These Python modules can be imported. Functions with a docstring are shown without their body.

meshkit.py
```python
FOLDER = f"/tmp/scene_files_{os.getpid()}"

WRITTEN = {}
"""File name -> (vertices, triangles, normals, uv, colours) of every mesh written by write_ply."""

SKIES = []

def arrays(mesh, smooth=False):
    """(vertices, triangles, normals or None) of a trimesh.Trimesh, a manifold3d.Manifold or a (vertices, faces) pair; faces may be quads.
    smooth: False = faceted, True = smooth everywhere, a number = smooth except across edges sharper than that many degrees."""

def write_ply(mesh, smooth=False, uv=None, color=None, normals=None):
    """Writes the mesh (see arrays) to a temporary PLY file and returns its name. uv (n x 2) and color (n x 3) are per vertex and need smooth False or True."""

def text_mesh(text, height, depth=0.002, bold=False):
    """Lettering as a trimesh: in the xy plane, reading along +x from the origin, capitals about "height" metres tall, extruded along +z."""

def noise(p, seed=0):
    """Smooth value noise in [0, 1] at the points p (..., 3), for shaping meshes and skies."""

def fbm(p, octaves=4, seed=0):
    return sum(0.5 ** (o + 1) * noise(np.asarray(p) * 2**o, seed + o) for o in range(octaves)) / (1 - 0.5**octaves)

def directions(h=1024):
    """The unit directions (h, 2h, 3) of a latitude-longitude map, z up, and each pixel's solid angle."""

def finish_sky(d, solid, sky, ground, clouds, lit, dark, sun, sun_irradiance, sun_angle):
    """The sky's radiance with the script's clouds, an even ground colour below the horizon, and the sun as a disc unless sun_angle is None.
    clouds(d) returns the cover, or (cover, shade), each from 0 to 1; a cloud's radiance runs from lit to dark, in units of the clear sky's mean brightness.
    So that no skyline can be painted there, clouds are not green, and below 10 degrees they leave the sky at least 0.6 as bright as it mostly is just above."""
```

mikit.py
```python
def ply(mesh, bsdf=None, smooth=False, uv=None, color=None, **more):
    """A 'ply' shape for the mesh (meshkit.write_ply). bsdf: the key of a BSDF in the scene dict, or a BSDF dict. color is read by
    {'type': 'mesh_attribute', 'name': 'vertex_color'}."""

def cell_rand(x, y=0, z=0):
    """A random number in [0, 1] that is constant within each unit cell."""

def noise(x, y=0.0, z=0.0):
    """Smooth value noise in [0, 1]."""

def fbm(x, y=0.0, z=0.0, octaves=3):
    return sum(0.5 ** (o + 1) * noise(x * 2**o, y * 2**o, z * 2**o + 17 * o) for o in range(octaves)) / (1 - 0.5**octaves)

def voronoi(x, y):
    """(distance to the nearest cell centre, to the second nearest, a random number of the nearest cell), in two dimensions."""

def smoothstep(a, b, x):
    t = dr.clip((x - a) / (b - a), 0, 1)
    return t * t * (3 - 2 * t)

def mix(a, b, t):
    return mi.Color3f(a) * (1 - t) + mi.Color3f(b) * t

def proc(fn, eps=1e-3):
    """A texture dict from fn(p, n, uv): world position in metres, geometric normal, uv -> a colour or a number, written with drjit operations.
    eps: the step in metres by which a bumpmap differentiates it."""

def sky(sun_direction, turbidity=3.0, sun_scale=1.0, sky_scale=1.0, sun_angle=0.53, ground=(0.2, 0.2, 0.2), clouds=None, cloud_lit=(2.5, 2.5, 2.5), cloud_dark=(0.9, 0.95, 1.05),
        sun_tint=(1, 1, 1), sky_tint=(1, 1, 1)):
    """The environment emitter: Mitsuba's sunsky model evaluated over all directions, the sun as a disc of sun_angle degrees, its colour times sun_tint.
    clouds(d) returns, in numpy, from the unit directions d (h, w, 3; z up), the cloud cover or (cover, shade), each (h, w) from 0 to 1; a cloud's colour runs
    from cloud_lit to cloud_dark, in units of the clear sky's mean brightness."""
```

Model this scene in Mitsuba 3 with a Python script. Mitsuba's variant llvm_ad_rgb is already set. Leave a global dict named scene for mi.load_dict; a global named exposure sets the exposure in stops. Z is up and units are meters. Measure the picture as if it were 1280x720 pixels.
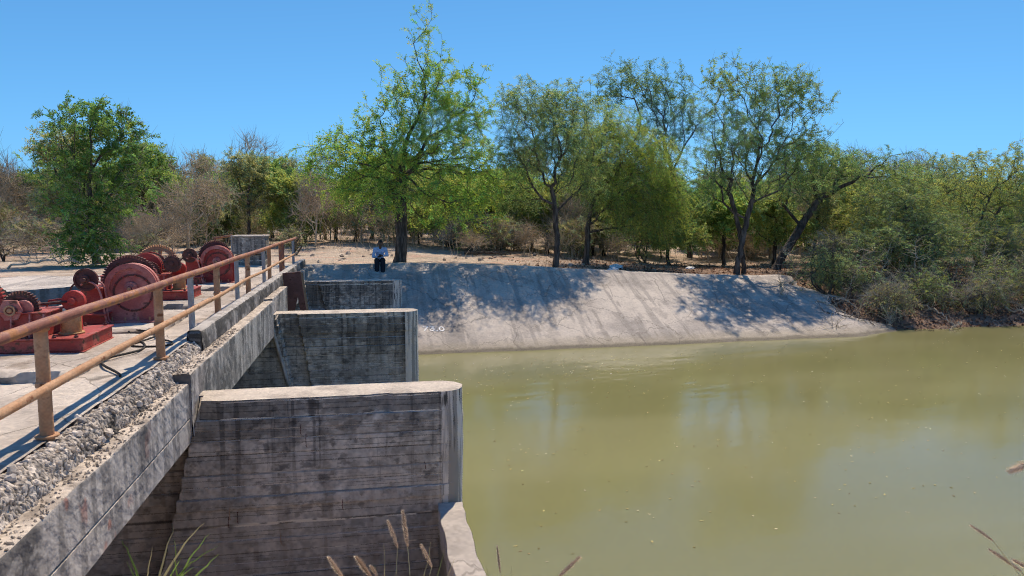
import math, numpy as np, trimesh, mitsuba as mi, drjit as dr, mikit, meshkit
import manifold3d as m3
from shapely.geometry import Polygon, Point
from shapely import affinity
from mikit import noise, fbm, voronoi, cell_rand, smoothstep, mix
T = mi.ScalarTransform4f
scene, labels = {}, {}

# ------------------------------------------------------------------ camera, sky, exposure
YAW, PITCH = math.radians(10.42), math.radians(5.89)
EYE = [0.0, 0.0, 1.95]
AIM = [EYE[0] + math.sin(YAW) * math.cos(PITCH), EYE[1] + math.cos(YAW) * math.cos(PITCH), EYE[2] - math.sin(PITCH)]
scene['camera'] = {'type': 'perspective', 'fov': 69.07, 'fov_axis': 'x', 'near_clip': 0.05, 'far_clip': 3000.0,
                   'to_world': T().look_at(origin=EYE, target=AIM, up=[0, 0, 1])}
scene['sky'] = mikit.sky([0.25, 0.54, 1.0], turbidity=2.4, sky_scale=1.08, ground=(0.30, 0.25, 0.19), sky_tint=(0.39, 0.77, 1.02))
exposure = 1.8

# ------------------------------------------------------------------ helpers
def rng(seed): return np.random.default_rng(seed)
COUNT = {}
def key_for(name, parent=None):
    k = name if parent is None else parent + '__' + name
    n = COUNT.get(k, 0); COUNT[k] = n + 1
    return k if n == 0 else '%s_%03d' % (k, n)
def tag(k, label=None, cat=None, group=None, kind=None):
    d = labels.setdefault(k, {})
    if label: d['label'] = label
    if cat: d['category'] = cat
    if group: d['group'] = group
    if kind: d['kind'] = kind
    return k
def thing(name, label, cat, group=None):
    return tag(key_for(name), label, cat, group)
def obj(name, mesh, mat, parent=None, smooth=False, to=None, label=None, cat=None, group=None, kind=None, color=None):
    k = key_for(name, parent)
    d = mesh if isinstance(mesh, dict) else mikit.ply(mesh, mat, smooth=smooth, color=color)
    if to is not None: d = {**d, 'to_world': to}
    scene[k] = d
    if label or cat or group or kind: tag(k, label, cat, group, kind)
    return k
cat_ = trimesh.util.concatenate
def tm(v, f): return trimesh.Trimesh(np.asarray(v, float), np.asarray(f, int), process=False)
def man(m):
    a = m.to_mesh(); return tm(a.vert_properties[:, :3], a.tri_verts)
def box(x0, x1, y0, y1, z0, z1, b=0.008):
    P = []
    for sx, X in ((1, x0), (-1, x1)):
        for sy, Y in ((1, y0), (-1, y1)):
            for sz, Z in ((1, z0), (-1, z1)):
                P += [(X + sx * b, Y + sy * b, Z), (X + sx * b, Y, Z + sz * b), (X, Y + sy * b, Z + sz * b)]
    return man(m3.Manifold.hull_points(np.array(P, float)))
def prism(poly, h, axis='z'):
    m = trimesh.creation.extrude_polygon(poly, h, engine='earcut')
    if axis == 'y':      # polygon in (x, z), extruded along +y
        v = m.vertices; m = tm(np.stack([v[:, 0], v[:, 2], v[:, 1]], 1), m.faces[:, ::-1])
    if axis == 'x':      # polygon in (y, z), extruded along +x
        v = m.vertices; m = tm(np.stack([v[:, 2], v[:, 0], v[:, 1]], 1), m.faces)
    return m
def cyl(c, r, h, axis='z', n=28, b=0.006, r2=None):
    r2 = r if r2 is None else r2
    a = np.arange(n) * 2 * np.pi / n; P = []
    for z, q in ((-h / 2, r - b), (-h / 2 + b, r), (h / 2 - b, r2), (h / 2, r2 - b)):
        P.append(np.stack([q * np.cos(a), q * np.sin(a), a * 0 + z], 1))
    v = man(m3.Manifold.hull_points(np.vstack(P)))
    p = v.vertices
    if axis == 'y': v = tm(np.stack([p[:, 0], p[:, 2], p[:, 1]], 1), v.faces[:, ::-1])
    if axis == 'x': v = tm(np.stack([p[:, 2], p[:, 0], p[:, 1]], 1), v.faces)
    v.apply_translation(c); return v
def tube(pts, rad, sides=6, caps=True):
    pts = np.asarray(pts, float); n = len(pts)
    rad = np.broadcast_to(np.asarray(rad, float), (n,))
    t = np.gradient(pts, axis=0); t /= np.linalg.norm(t, axis=1, keepdims=True) + 1e-9
    u = np.zeros_like(pts); ref = np.array([0.31, 0.2, 0.93]) if abs(t[0, 2]) < .8 else np.array([0.93, 0.3, 0.1])
    for i in range(n):
        q = ref - t[i] * (ref @ t[i]); q /= np.linalg.norm(q) + 1e-9; u[i] = q; ref = q
    w = np.cross(t, u); a = np.arange(sides) * 2 * np.pi / sides
    v = pts[:, None] + rad[:, None, None] * (np.cos(a)[None, :, None] * u[:, None] + np.sin(a)[None, :, None] * w[:, None])
    v = v.reshape(-1, 3); i, j = np.meshgrid(np.arange(n - 1), np.arange(sides), indexing='ij')
    p00, p01 = i * sides + j, i * sides + (j + 1) % sides
    f = np.concatenate([np.stack([p00, p01, p01 + sides], -1).reshape(-1, 3), np.stack([p00, p01 + sides, p00 + sides], -1).reshape(-1, 3)])
    if caps:
        v = np.vstack([v, pts[:1], pts[-1:]]); k = len(v)
        s = np.arange(sides)
        f = np.vstack([f, np.stack([s * 0 + k - 2, (s + 1) % sides, s], 1), np.stack([s * 0 + k - 1, (n - 1) * sides + s, (n - 1) * sides + (s + 1) % sides], 1)])
    return v, f
def merge(parts):
    vs, fs, o = [], [], 0
    for v, f in parts:
        vs.append(v); fs.append(np.asarray(f) + o); o += len(v)
    return tm(np.vstack(vs), np.vstack(fs))
def spline(pts, n):
    pts = np.asarray(pts, float)
    from scipy.interpolate import CubicSpline
    s = np.r_[0, np.cumsum(np.linalg.norm(np.diff(pts, axis=0), axis=1))]
    return CubicSpline(s, pts)(np.linspace(0, s[-1], n))
def sheet(X, Y, Z, flip=False):
    """grid mesh from 2-D arrays indexed [i, j]"""
    n, m = X.shape; v = np.stack([X, Y, Z], -1).reshape(-1, 3)
    i, j = np.meshgrid(np.arange(n - 1), np.arange(m - 1), indexing='ij'); a = (i * m + j).ravel()
    f = np.vstack([np.stack([a, a + m, a + m + 1], 1), np.stack([a, a + m + 1, a + 1], 1)])
    return tm(v, f[:, ::-1] if flip else f)
def sst(a, b, x):
    t = np.clip((np.asarray(x, float) - a) / (b - a), 0, 1); return t * t * (3 - 2 * t)
def at(x, y, z=0.0, rz=0.0, s=1.0): return T().translate([x, y, z]).rotate([0, 0, 1], rz).scale(s)

# ------------------------------------------------------------------ materials
def rough(fn, r=0.9, bump=None, bs=1.0, spec=0.25, metallic=0.0, eps=2e-3):
    b = {'type': 'principled', 'base_color': mikit.proc(fn), 'roughness': r, 'specular': spec, 'metallic': metallic}
    if bump is not None: b = {'type': 'bumpmap', 'tex': mikit.proc(bump, eps=eps), 'scale': bs, 'bsdf': b}
    return {'type': 'twosided', 'bsdf': b}
def c3(*a): return mi.Color3f(*a)

def f_ground(p, n, uv):
    a = fbm(p.x * .35, p.y * .35, 3.0, 4); b = fbm(p.x * 3.1, p.y * 3.1, 0.0, 3); g = fbm(p.x * 14, p.y * 14, 0, 2)
    c = mix((.40, .325, .26), (.30, .235, .18), smoothstep(.35, .7, a))
    c = mix(c, (.45, .39, .325), smoothstep(.55, .75, b) * .6)
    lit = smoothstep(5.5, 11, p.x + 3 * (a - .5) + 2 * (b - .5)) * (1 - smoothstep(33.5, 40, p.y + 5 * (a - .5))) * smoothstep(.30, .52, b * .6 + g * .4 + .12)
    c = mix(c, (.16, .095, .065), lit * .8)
    c = mix(c, (.22, .175, .13), smoothstep(.50, .66, fbm(p.x * .9, p.y * .9, 11., 4)) * .6 * (1 - smoothstep(-8, 2, p.x)))
    pin = smoothstep(.55, .8, fbm(p.x * .8, p.y * 2.2, 5., 3)) * (1 - lit)
    c = mix(c, (.46, .27, .20), pin * .55)
    return c * (.78 + .44 * g)
def b_ground(p, n, uv): return fbm(p.x * 6, p.y * 6, p.z * 6, 3) * .05 + fbm(p.x * 30, p.y * 30, 0, 2) * .012
scene['mat_ground'] = rough(f_ground, .95, b_ground)

def stain(p):  # long vertical runs
    return fbm(p.x * 5.5 + p.y * 5.5, p.z * .45, 2.0, 4)
def f_pier(p, n, uv):
    z = p.z + .006 * (noise(p.x * 3.3, p.y, p.z * 5) - .5)
    z = z + .045 * dr.sin(7.3 * p.z + 1) + .022 * dr.sin(17 * p.z + dr.select(p.y < 13, 10.2, dr.select(p.y < 22, 18.3, 26.0)))
    k = dr.floor(z / .19)
    bt = cell_rand(k, dr.floor(p.y / 5), 3)
    c = mix((.40, .365, .32), (.62, .57, .50), .25 + .5 * bt)
    fr = z / .19 - dr.floor(z / .19)
    s = stain(p); c = c * (.55 + .85 * s) * (.70 + .6 * fbm(p.x * 26, p.z * 26, p.y * 9, 3))
    c = mix(c, c3(.045), smoothstep(.56, .70, fbm(p.x * 8, p.z * 10, 3.3, 4)) * .55)
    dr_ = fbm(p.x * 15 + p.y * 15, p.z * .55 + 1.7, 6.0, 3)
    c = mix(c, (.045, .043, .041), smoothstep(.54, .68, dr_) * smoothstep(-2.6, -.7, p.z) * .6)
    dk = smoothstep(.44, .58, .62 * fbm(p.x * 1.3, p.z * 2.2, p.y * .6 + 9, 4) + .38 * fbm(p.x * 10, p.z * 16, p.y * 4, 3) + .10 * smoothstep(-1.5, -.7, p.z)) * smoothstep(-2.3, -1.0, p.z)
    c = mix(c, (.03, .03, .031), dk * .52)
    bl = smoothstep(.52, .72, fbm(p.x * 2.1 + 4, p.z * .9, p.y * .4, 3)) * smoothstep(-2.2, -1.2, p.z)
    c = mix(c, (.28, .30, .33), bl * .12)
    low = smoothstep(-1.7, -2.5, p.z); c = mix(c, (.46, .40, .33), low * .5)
    c = mix(c, c3(.03), smoothstep(.45, .7, fbm(p.x * 9, p.z * 9, p.y * 3, 3)) * .35)
    j = smoothstep(.06, .025, dr.minimum(fr, 1 - fr))
    lw = smoothstep(.36, .62, noise(p.x * .8, k * 3.7, 1.)) * smoothstep(.25, .6, noise(p.x * 9, k * 1.7, 5.) + .1)
    c = mix(c, mix((.035, .035, .035), (.76, .69, .58), lw), j * (.5 + .5 * lw))
    f2 = z / .0633 - dr.floor(z / .0633)
    c = c * (1 - .45 * smoothstep(.12, .04, dr.minimum(f2, 1 - f2)) * smoothstep(.4, .6, noise(p.x * 1.1, dr.floor(z / .0633 + .5) * 2.3, 3.)))
    wf = smoothstep(.045, .0, dr.abs(p.z + 1.02 + .01 * noise(p.x * 3)) ) * 0
    rs = smoothstep(.66, .8, fbm(p.x * 12, p.z * 1.1, 7., 2)) * smoothstep(-1.2, -2.4, p.z); c = mix(c, (.14, .085, .05), rs * .22)
    dust = mix((.49, .43, .365), (.36, .315, .27), smoothstep(.4, .75, fbm(p.x * 3, p.y * 3, 1., 4)))
    dust = dust * (.85 + .3 * noise(p.x * 40, p.y * 40))
    # downstream end (faces +x) has its sunlit look painted in as paler grey
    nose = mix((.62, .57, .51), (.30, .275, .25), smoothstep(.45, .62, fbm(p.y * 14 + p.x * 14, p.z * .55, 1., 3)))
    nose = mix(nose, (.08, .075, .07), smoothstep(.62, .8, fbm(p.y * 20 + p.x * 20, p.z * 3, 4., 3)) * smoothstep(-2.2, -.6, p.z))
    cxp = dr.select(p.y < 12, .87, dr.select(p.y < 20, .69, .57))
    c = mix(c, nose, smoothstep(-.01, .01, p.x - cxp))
    return mix(c, dust, smoothstep(.55, .8, n.z))
def b_pier(p, n, uv): return fbm(p.x * 18, p.y * 18, p.z * 18, 3) * .018 + fbm(p.x * 4, p.y * 4, p.z * 40, 2) * .006
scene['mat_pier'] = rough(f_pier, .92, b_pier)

def f_lining(p, n, uv):
    a = fbm(p.x * .8, p.y * .8, p.z, 4); g = noise(p.x * 22, p.y * 22, p.z * 22); s = fbm(p.x * 4.2, p.z * .8, 3., 4)
    c = mix((.51, .46, .41), (.37, .335, .305), smoothstep(.3, .7, a))
    c = mix(c, (.25, .23, .215), smoothstep(.50, .66, s) * .55)
    c = mix(c, (.15, .14, .13), smoothstep(.60, .74, fbm(p.x * 6., p.y * .9, 4.4, 4)) * .45)
    c = mix(c, (.30, .26, .19), smoothstep(-2.25, -2.5, p.z + .15 * (a - .5)) * .6)
    c = mix(c, (.13, .115, .085), smoothstep(-2.48, -2.56, p.z + .06 * (s - .5)) * .8)
    c = mix(c, (.20, .18, .165), smoothstep(.58, .7, fbm(p.x * 2.2, p.y * 2.2, 8., 4)) * .35)
    v1, v2, _ = voronoi(p.x * .42 + .35 * a, p.y * .5 + p.z * .3 + .4 * s)
    c = mix(c, (.12, .11, .10), smoothstep(.03, .0, v2 - v1) * .5)
    return c * (.85 + .28 * g)
def b_lining(p, n, uv): return fbm(p.x * 9, p.y * 9, p.z * 9, 4) * .03
scene['mat_lining'] = rough(f_lining, .93, b_lining)

def f_deck(p, n, uv):
    a = fbm(p.x * 1.1, p.y * 1.1, 2., 4); g = noise(p.x * 30, p.y * 30, p.z * 30)
    c = mix((.47, .415, .36), (.34, .295, .255), smoothstep(.38, .72, a))
    v1, v2, _ = voronoi(p.x * 1.1 + .4 * a, p.y * .55 + .5 * a)
    c = mix(c, (.10, .085, .07), smoothstep(.025, .0, v2 - v1) * .75)
    c = mix(c, (.20, .15, .11), smoothstep(.62, .8, fbm(p.x * 2.6, p.y * 2.6, 7., 3)) * .55)
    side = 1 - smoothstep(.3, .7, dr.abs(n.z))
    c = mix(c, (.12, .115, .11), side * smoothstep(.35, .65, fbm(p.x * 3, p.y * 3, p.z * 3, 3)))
    return c * (.82 + .34 * g)
def b_deck(p, n, uv): return fbm(p.x * 12, p.y * 12, p.z * 12, 4) * .022
scene['mat_deck'] = rough(f_deck, .93, b_deck)

def f_beam(p, n, uv):
    a = fbm(p.y * 1.5, p.z * 1.5, 2., 4); s = fbm(p.y * 7 + p.x * 3, p.z * .7, 5., 4); g = noise(p.x * 30, p.y * 30, p.z * 30)
    c = mix((.36, .34, .325), (.20, .19, .185), smoothstep(.38, .62, s))
    c = mix(c, (.07, .068, .07), smoothstep(.50, .72, fbm(p.y * 2.2, p.z * 1.2, 8., 4)) * .75)
    c = mix(c, (.42, .40, .38), smoothstep(.60, .75, fbm(p.y * 9, p.z * 9, 3., 3)) * .4)
    rr = smoothstep(.66, .78, fbm(p.y * 3.4, p.z * 3.4, 12., 3)) * smoothstep(9.2, 6.5, p.y); c = mix(c, (.30, .12, .09), rr * .7)
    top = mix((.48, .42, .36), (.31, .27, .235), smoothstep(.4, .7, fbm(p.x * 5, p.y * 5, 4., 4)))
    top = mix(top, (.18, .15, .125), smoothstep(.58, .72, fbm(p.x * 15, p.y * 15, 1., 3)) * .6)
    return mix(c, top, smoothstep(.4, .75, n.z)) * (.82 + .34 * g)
scene['mat_beam'] = rough(f_beam, .93, b_deck)

def f_curb(p, n, uv):
    v1, v2, r = voronoi(p.y * 9 + 2 * noise(p.y * 4, p.z * 6), (p.z * 11 + p.x * 7) + 2 * noise(p.y * 5, p.x * 5, 2.))
    old = smoothstep(12.4, 11.3, p.y)
    c = mix((.30, .27, .24), (.09, .08, .07), smoothstep(.3, .6, r))
    c = mix(c, (.025, .022, .02), smoothstep(.25, .05, v2 - v1) * .9)
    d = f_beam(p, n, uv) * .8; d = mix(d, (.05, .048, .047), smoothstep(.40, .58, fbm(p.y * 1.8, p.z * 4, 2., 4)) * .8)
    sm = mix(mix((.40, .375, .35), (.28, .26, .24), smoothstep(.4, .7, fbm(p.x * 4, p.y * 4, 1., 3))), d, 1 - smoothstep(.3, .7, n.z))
    return mix(sm, c, old)
scene['mat_curb'] = rough(f_curb, .95, b_deck)
scene['mat_stone'] = {'type': 'twosided', 'bsdf': {'type': 'principled', 'base_color': {'type': 'mesh_attribute', 'name': 'vertex_color'}, 'roughness': .95, 'specular': .2}}

def paint(base, worn, rust, amt):
    def f(p, n, uv):
        a = fbm(p.x * 5, p.y * 5, p.z * 5, 4); b = fbm(p.x * 17, p.y * 17, p.z * 17, 3); k = noise(p.x * 60, p.y * 60, p.z * 60)
        c = mix(base, worn, smoothstep(.35, .72, a) * .85 + .35 * smoothstep(.3, .9, n.z))
        c = mix(c, rust, smoothstep(.66 - amt, .80 - amt, b * .6 + a * .4))
        return c * (.84 + .3 * k)
    return f
def b_rust(p, n, uv): return fbm(p.x * 40, p.y * 40, p.z * 40, 3) * .004
scene['mat_red'] = rough(paint((.30, .030, .024), (.36, .085, .07), (.10, .045, .028), .12), .55, b_rust, spec=.45)
scene['mat_bright_red'] = rough(paint((.44, .030, .022), (.42, .09, .065), (.13, .05, .03), .08), .5, b_rust, spec=.45)
scene['mat_faded_red'] = rough(paint((.38, .10, .085), (.52, .24, .21), (.13, .055, .04), .08), .6, b_rust, spec=.4)
scene['mat_dark_gear'] = rough(paint((.085, .026, .022), (.15, .06, .048), (.055, .028, .018), .15), .6, b_rust, spec=.45)
scene['mat_rail_top'] = rough(paint((.21, .080, .055), (.31, .15, .11), (.34, .145, .055), .18), .6, b_rust, spec=.4)
scene['mat_rust_orange'] = rough(paint((.38, .20, .105), (.46, .29, .18), (.20, .085, .04), .08), .75, b_rust, spec=.3)
scene['mat_galvanized'] = rough(paint((.24, .25, .265), (.34, .35, .36), (.16, .12, .09), .02), .5, b_rust, spec=.5)
scene['mat_rusty_plate'] = rough(paint((.115, .060, .058), (.16, .085, .08), (.075, .032, .024), .10), .75, b_rust, spec=.35)
scene['mat_black'] = rough(lambda p, n, uv: mix((.018, .017, .016), (.05, .045, .04), noise(p.x * 20, p.y * 20, p.z * 20)), .7)
scene['mat_gold_paint'] = rough(paint((.40, .20, .07), (.44, .27, .14), (.20, .09, .04), .10), .65, b_rust, spec=.35)
scene['mat_white_paint'] = rough(lambda p, n, uv: mix((.80, .80, .80), (.62, .60, .57), smoothstep(.55, .75, fbm(p.x * 20, p.y * 20, p.z * 20, 3))), .8)

def f_bark(p, n, uv):
    a = fbm(p.x * 14, p.y * 14, p.z * 2.5, 3); return mix((.050, .042, .036), (.15, .125, .105), smoothstep(.3, .75, a))
scene['mat_bark'] = rough(f_bark, .95, lambda p, n, uv: fbm(p.x * 18, p.y * 18, p.z * 4, 3) * .04)
def f_twig(p, n, uv):
    a = fbm(p.x * 3, p.y * 3, p.z * 3, 2); return mix((.34, .285, .205), (.56, .48, .37), smoothstep(.25, .75, a))
scene['mat_dry_twig'] = rough(f_twig, .95)
vc = {'type': 'mesh_attribute', 'name': 'vertex_color'}
scene['mat_leaf'] = {'type': 'principledthin', 'base_color': vc, 'roughness': .55, 'diff_trans': 1.0, 'spec_trans': 0.0, 'eta': 1.4}
scene['mat_dead_leaf'] = {'type': 'twosided', 'bsdf': {'type': 'diffuse', 'reflectance': vc}}
def f_water(p, n, uv):
    a = fbm(p.x * .12, p.y * .3, 1., 3); return mix((.188, .186, .086), (.222, .218, .110), smoothstep(.3, .7, a))
def b_water(p, n, uv):
    u, v = p.x + .25 * p.y, p.y - .25 * p.x
    amp = .35 + .9 * smoothstep(.35, .7, fbm(p.x * .08, p.y * .16, 4., 2))
    return (fbm(u * .9, v * 2.2, 0, 2) * .010 + fbm(u * 4.2, v * 7.5, 3., 2) * .0032) * amp
scene['mat_water'] = {'type': 'bumpmap', 'tex': mikit.proc(b_water, eps=6e-3), 'scale': 1.0,
                      'bsdf': {'type': 'roughplastic', 'diffuse_reflectance': mikit.proc(f_water), 'int_ior': 1.33, 'alpha': .015, 'nonlinear': False}}
def flat(c, r=.8, spec=.3, k=12, amt=.25):
    return rough(lambda p, n, uv: mi.Color3f(c) * (1 - amt + 2 * amt * fbm(p.x * k, p.y * k, p.z * k, 3)), r, spec=spec)
scene['mat_shirt'] = flat((.42, .52, .70), .85, k=9)
scene['mat_trousers'] = flat((.018, .019, .025), .9)
scene['mat_skin'] = flat((.16, .085, .055), .6)
scene['mat_hair'] = flat((.012, .010, .009), .7)
scene['mat_plastic_bag'] = flat((.72, .74, .76), .5)
scene['mat_seed'] = {'type': 'twosided', 'bsdf': {'type': 'diffuse', 'reflectance': vc}}

# ------------------------------------------------------------------ terrain
WATER_Z = -2.6
def bank_top(x): return -.12 - .80 * sst(0, 18, x)          # far edge of the canal
def lining_edge(x): return 28.9 + .06 * np.clip(x, 0, 20)
def ground_z(x, y):
    x, y = np.asarray(x, float), np.asarray(y, float)
    P = np.stack([x, y, x * 0], -1)
    n1 = meshkit.fbm(P * .11, 3, 3) - .5; n2 = meshkit.fbm(P * .55, 3, 9) - .5; n3 = meshkit.fbm(P * 2.1, 2, 5) - .5
    back = bank_top(x) * (1 - .75 * sst(33, 70, y))
    far = back + (n1 * .9 * sst(33, 48, y) + n2 * .22 * sst(29.5, 33, y) + n3 * .07)
    far = far + .5 * sst(60, 250, y) + .6 * np.exp(-((x + 24) / 10) ** 2 - ((y - 58) / 9) ** 2)
    near = .33 - np.clip(y - .9, 0, 20) * .56 + n2 * .12
    bed = -3.4
    foot = 24.0 + .35 * sst(8, 30, x) + n2 * 1.2 * sst(17, 21, x); top = lining_edge(x) + .35 + n2 * 1.6 * sst(17, 22, x)
    t = np.clip((y - foot + 1.6) / (top - foot + 1.6), 0, 1)
    rough_bank = (n2 * .55 + n3 * .22) * sst(17, 20, x) * np.sin(np.pi * t)
    ch = bed + (far - bed) * t + rough_bank
    z = np.where(y > top, far, ch)
    z = np.where(y < 10, np.maximum(z, near), z)
    left = (x < -2.7)
    pit = np.where(y < 28.4, -3.3, far)
    z = np.where(left, pit, z)
    # upstream side, left of the deck: land beyond the apron
    upl = (x < -6.4)
    lim = 21.5 + .0 * x
    land = .0 + n2 * .12 + n3 * .05 + (far * sst(24, 34, y))
    z = np.where(upl & (y > lim), np.where(y > 24.4, far * sst(24, 30, y) + .0, -.3), z)
    z = np.where(upl & (x < -14.5) & (y > 8), np.where(y > 24, far, -.15), z)
    z = np.where((y < 1.5) & (x < -2.7), .0, z)
    return z
gx = np.unique(np.round(np.r_[np.linspace(-700, -60, 24), np.linspace(-60, -16, 60), np.arange(-16, 40, .22), np.linspace(40, 90, 60), np.linspace(90, 800, 26), -2.71, -2.69, -6.41, -6.39], 4))
gy = np.unique(np.round(np.r_[np.linspace(-300, -6, 14), np.arange(-6, 22, .5), np.arange(22, 50, .22), np.linspace(50, 100, 80), np.linspace(100, 1500, 34), 28.39, 28.41, 1.49, 1.51], 4))
GX, GY = np.meshgrid(gx, gy, indexing='ij')
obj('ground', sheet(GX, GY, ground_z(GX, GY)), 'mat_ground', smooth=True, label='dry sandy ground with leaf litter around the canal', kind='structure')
def gz(x, y): return float(ground_z(np.array([x]), np.array([y]))[0])
def flatsheet(x0, x1, y0, y1, n, m):
    wx, wy = np.meshgrid(np.linspace(x0, x1, n), np.linspace(y0, y1, m), indexing='ij'); return sheet(wx, wy, wx * 0 + WATER_Z)
obj('water', cat_([flatsheet(.95, 300, .5, 10.5, 12, 4), flatsheet(-30, 300, 10.5, 32, 12, 4)]), 'mat_water', label='turbid olive green water in the canal', kind='structure')

# ------------------------------------------------------------------ sloping canal lining of the far bank
r = rng(4)
u = np.arange(-2.65, 19.2, .12); prof = np.r_[np.linspace(0, 1, 46)]
U, V = np.meshgrid(u, prof, indexing='ij')
right = 18.6 - 0.0 * V
P = np.stack([U, V * 5, U * 0], -1)
zt = bank_top(U) - .0
Xs = np.where(U > 17, U + (meshkit.fbm(P * 1.1, 3, 6) - .5) * 2.2 * sst(17, 18.8, U), U)
Ys = 22.6 + (lining_edge(U) - 22.6) * V
Zs = -3.05 + (zt + 3.05) * np.clip(V, 0, 1) ** .97 + (meshkit.fbm(P * .8, 3, 2) - .5) * .06 + (meshkit.fbm(P * 3, 2, 2) - .5) * .012 - .25 * sst(17.6, 19.2, U)
rows = [(Xs[:, k], Ys[:, k], Zs[:, k]) for k in range(V.shape[1])]
lipn = (meshkit.noise(np.stack([u * 2.3, u * 0, u * 0], -1), 1) - .5) * .03
rows.append((Xs[:, -1], Ys[:, -1] + .05, Zs[:, -1] + .055 + lipn))
rows.append((Xs[:, -1], Ys[:, -1] + .34, Zs[:, -1] + .06 + lipn * .5))
rows.append((Xs[:, -1], Ys[:, -1] + .38, Zs[:, -1] - .3))
A = [np.stack([q[i] for q in rows], 1) for i in range(3)]
lin = thing('canal_lining', 'pale grey sloping concrete bank lining across the water with tree shadows', 'canal wall')
obj('slope', sheet(*A), 'mat_lining', lin, smooth=40)
# painted level mark on the slope
nt = meshkit.text_mesh('73.0', .25, .006, bold=True)
k_ = int(np.argmin(abs(u - 1.72)))
def slope_pt(x, y):
    v_ = (y - 22.6) / (lining_edge(x) - 22.6); z0 = bank_top(x)
    return -3.05 + (z0 + 3.05) * np.clip(v_, 0, 1) ** .97
from scipy.interpolate import LinearNDInterpolator
v = np.array(nt.vertices); yy = 24.75 + v[:, 1] * .92
sel = (np.abs(Xs - 1.9) < 1.0) & (np.abs(Ys - 24.9) < .8)
zs_ = LinearNDInterpolator(np.stack([Xs[sel], Ys[sel]], 1), Zs[sel])(1.50 + v[:, 0], yy)
nt.vertices = np.stack([1.50 + v[:, 0], yy, zs_ + v[:, 2] + .006], 1)
obj('painted_numerals', nt, 'mat_white_paint', lin, label='white painted level mark reading 73.0 low on the slope')

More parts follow.
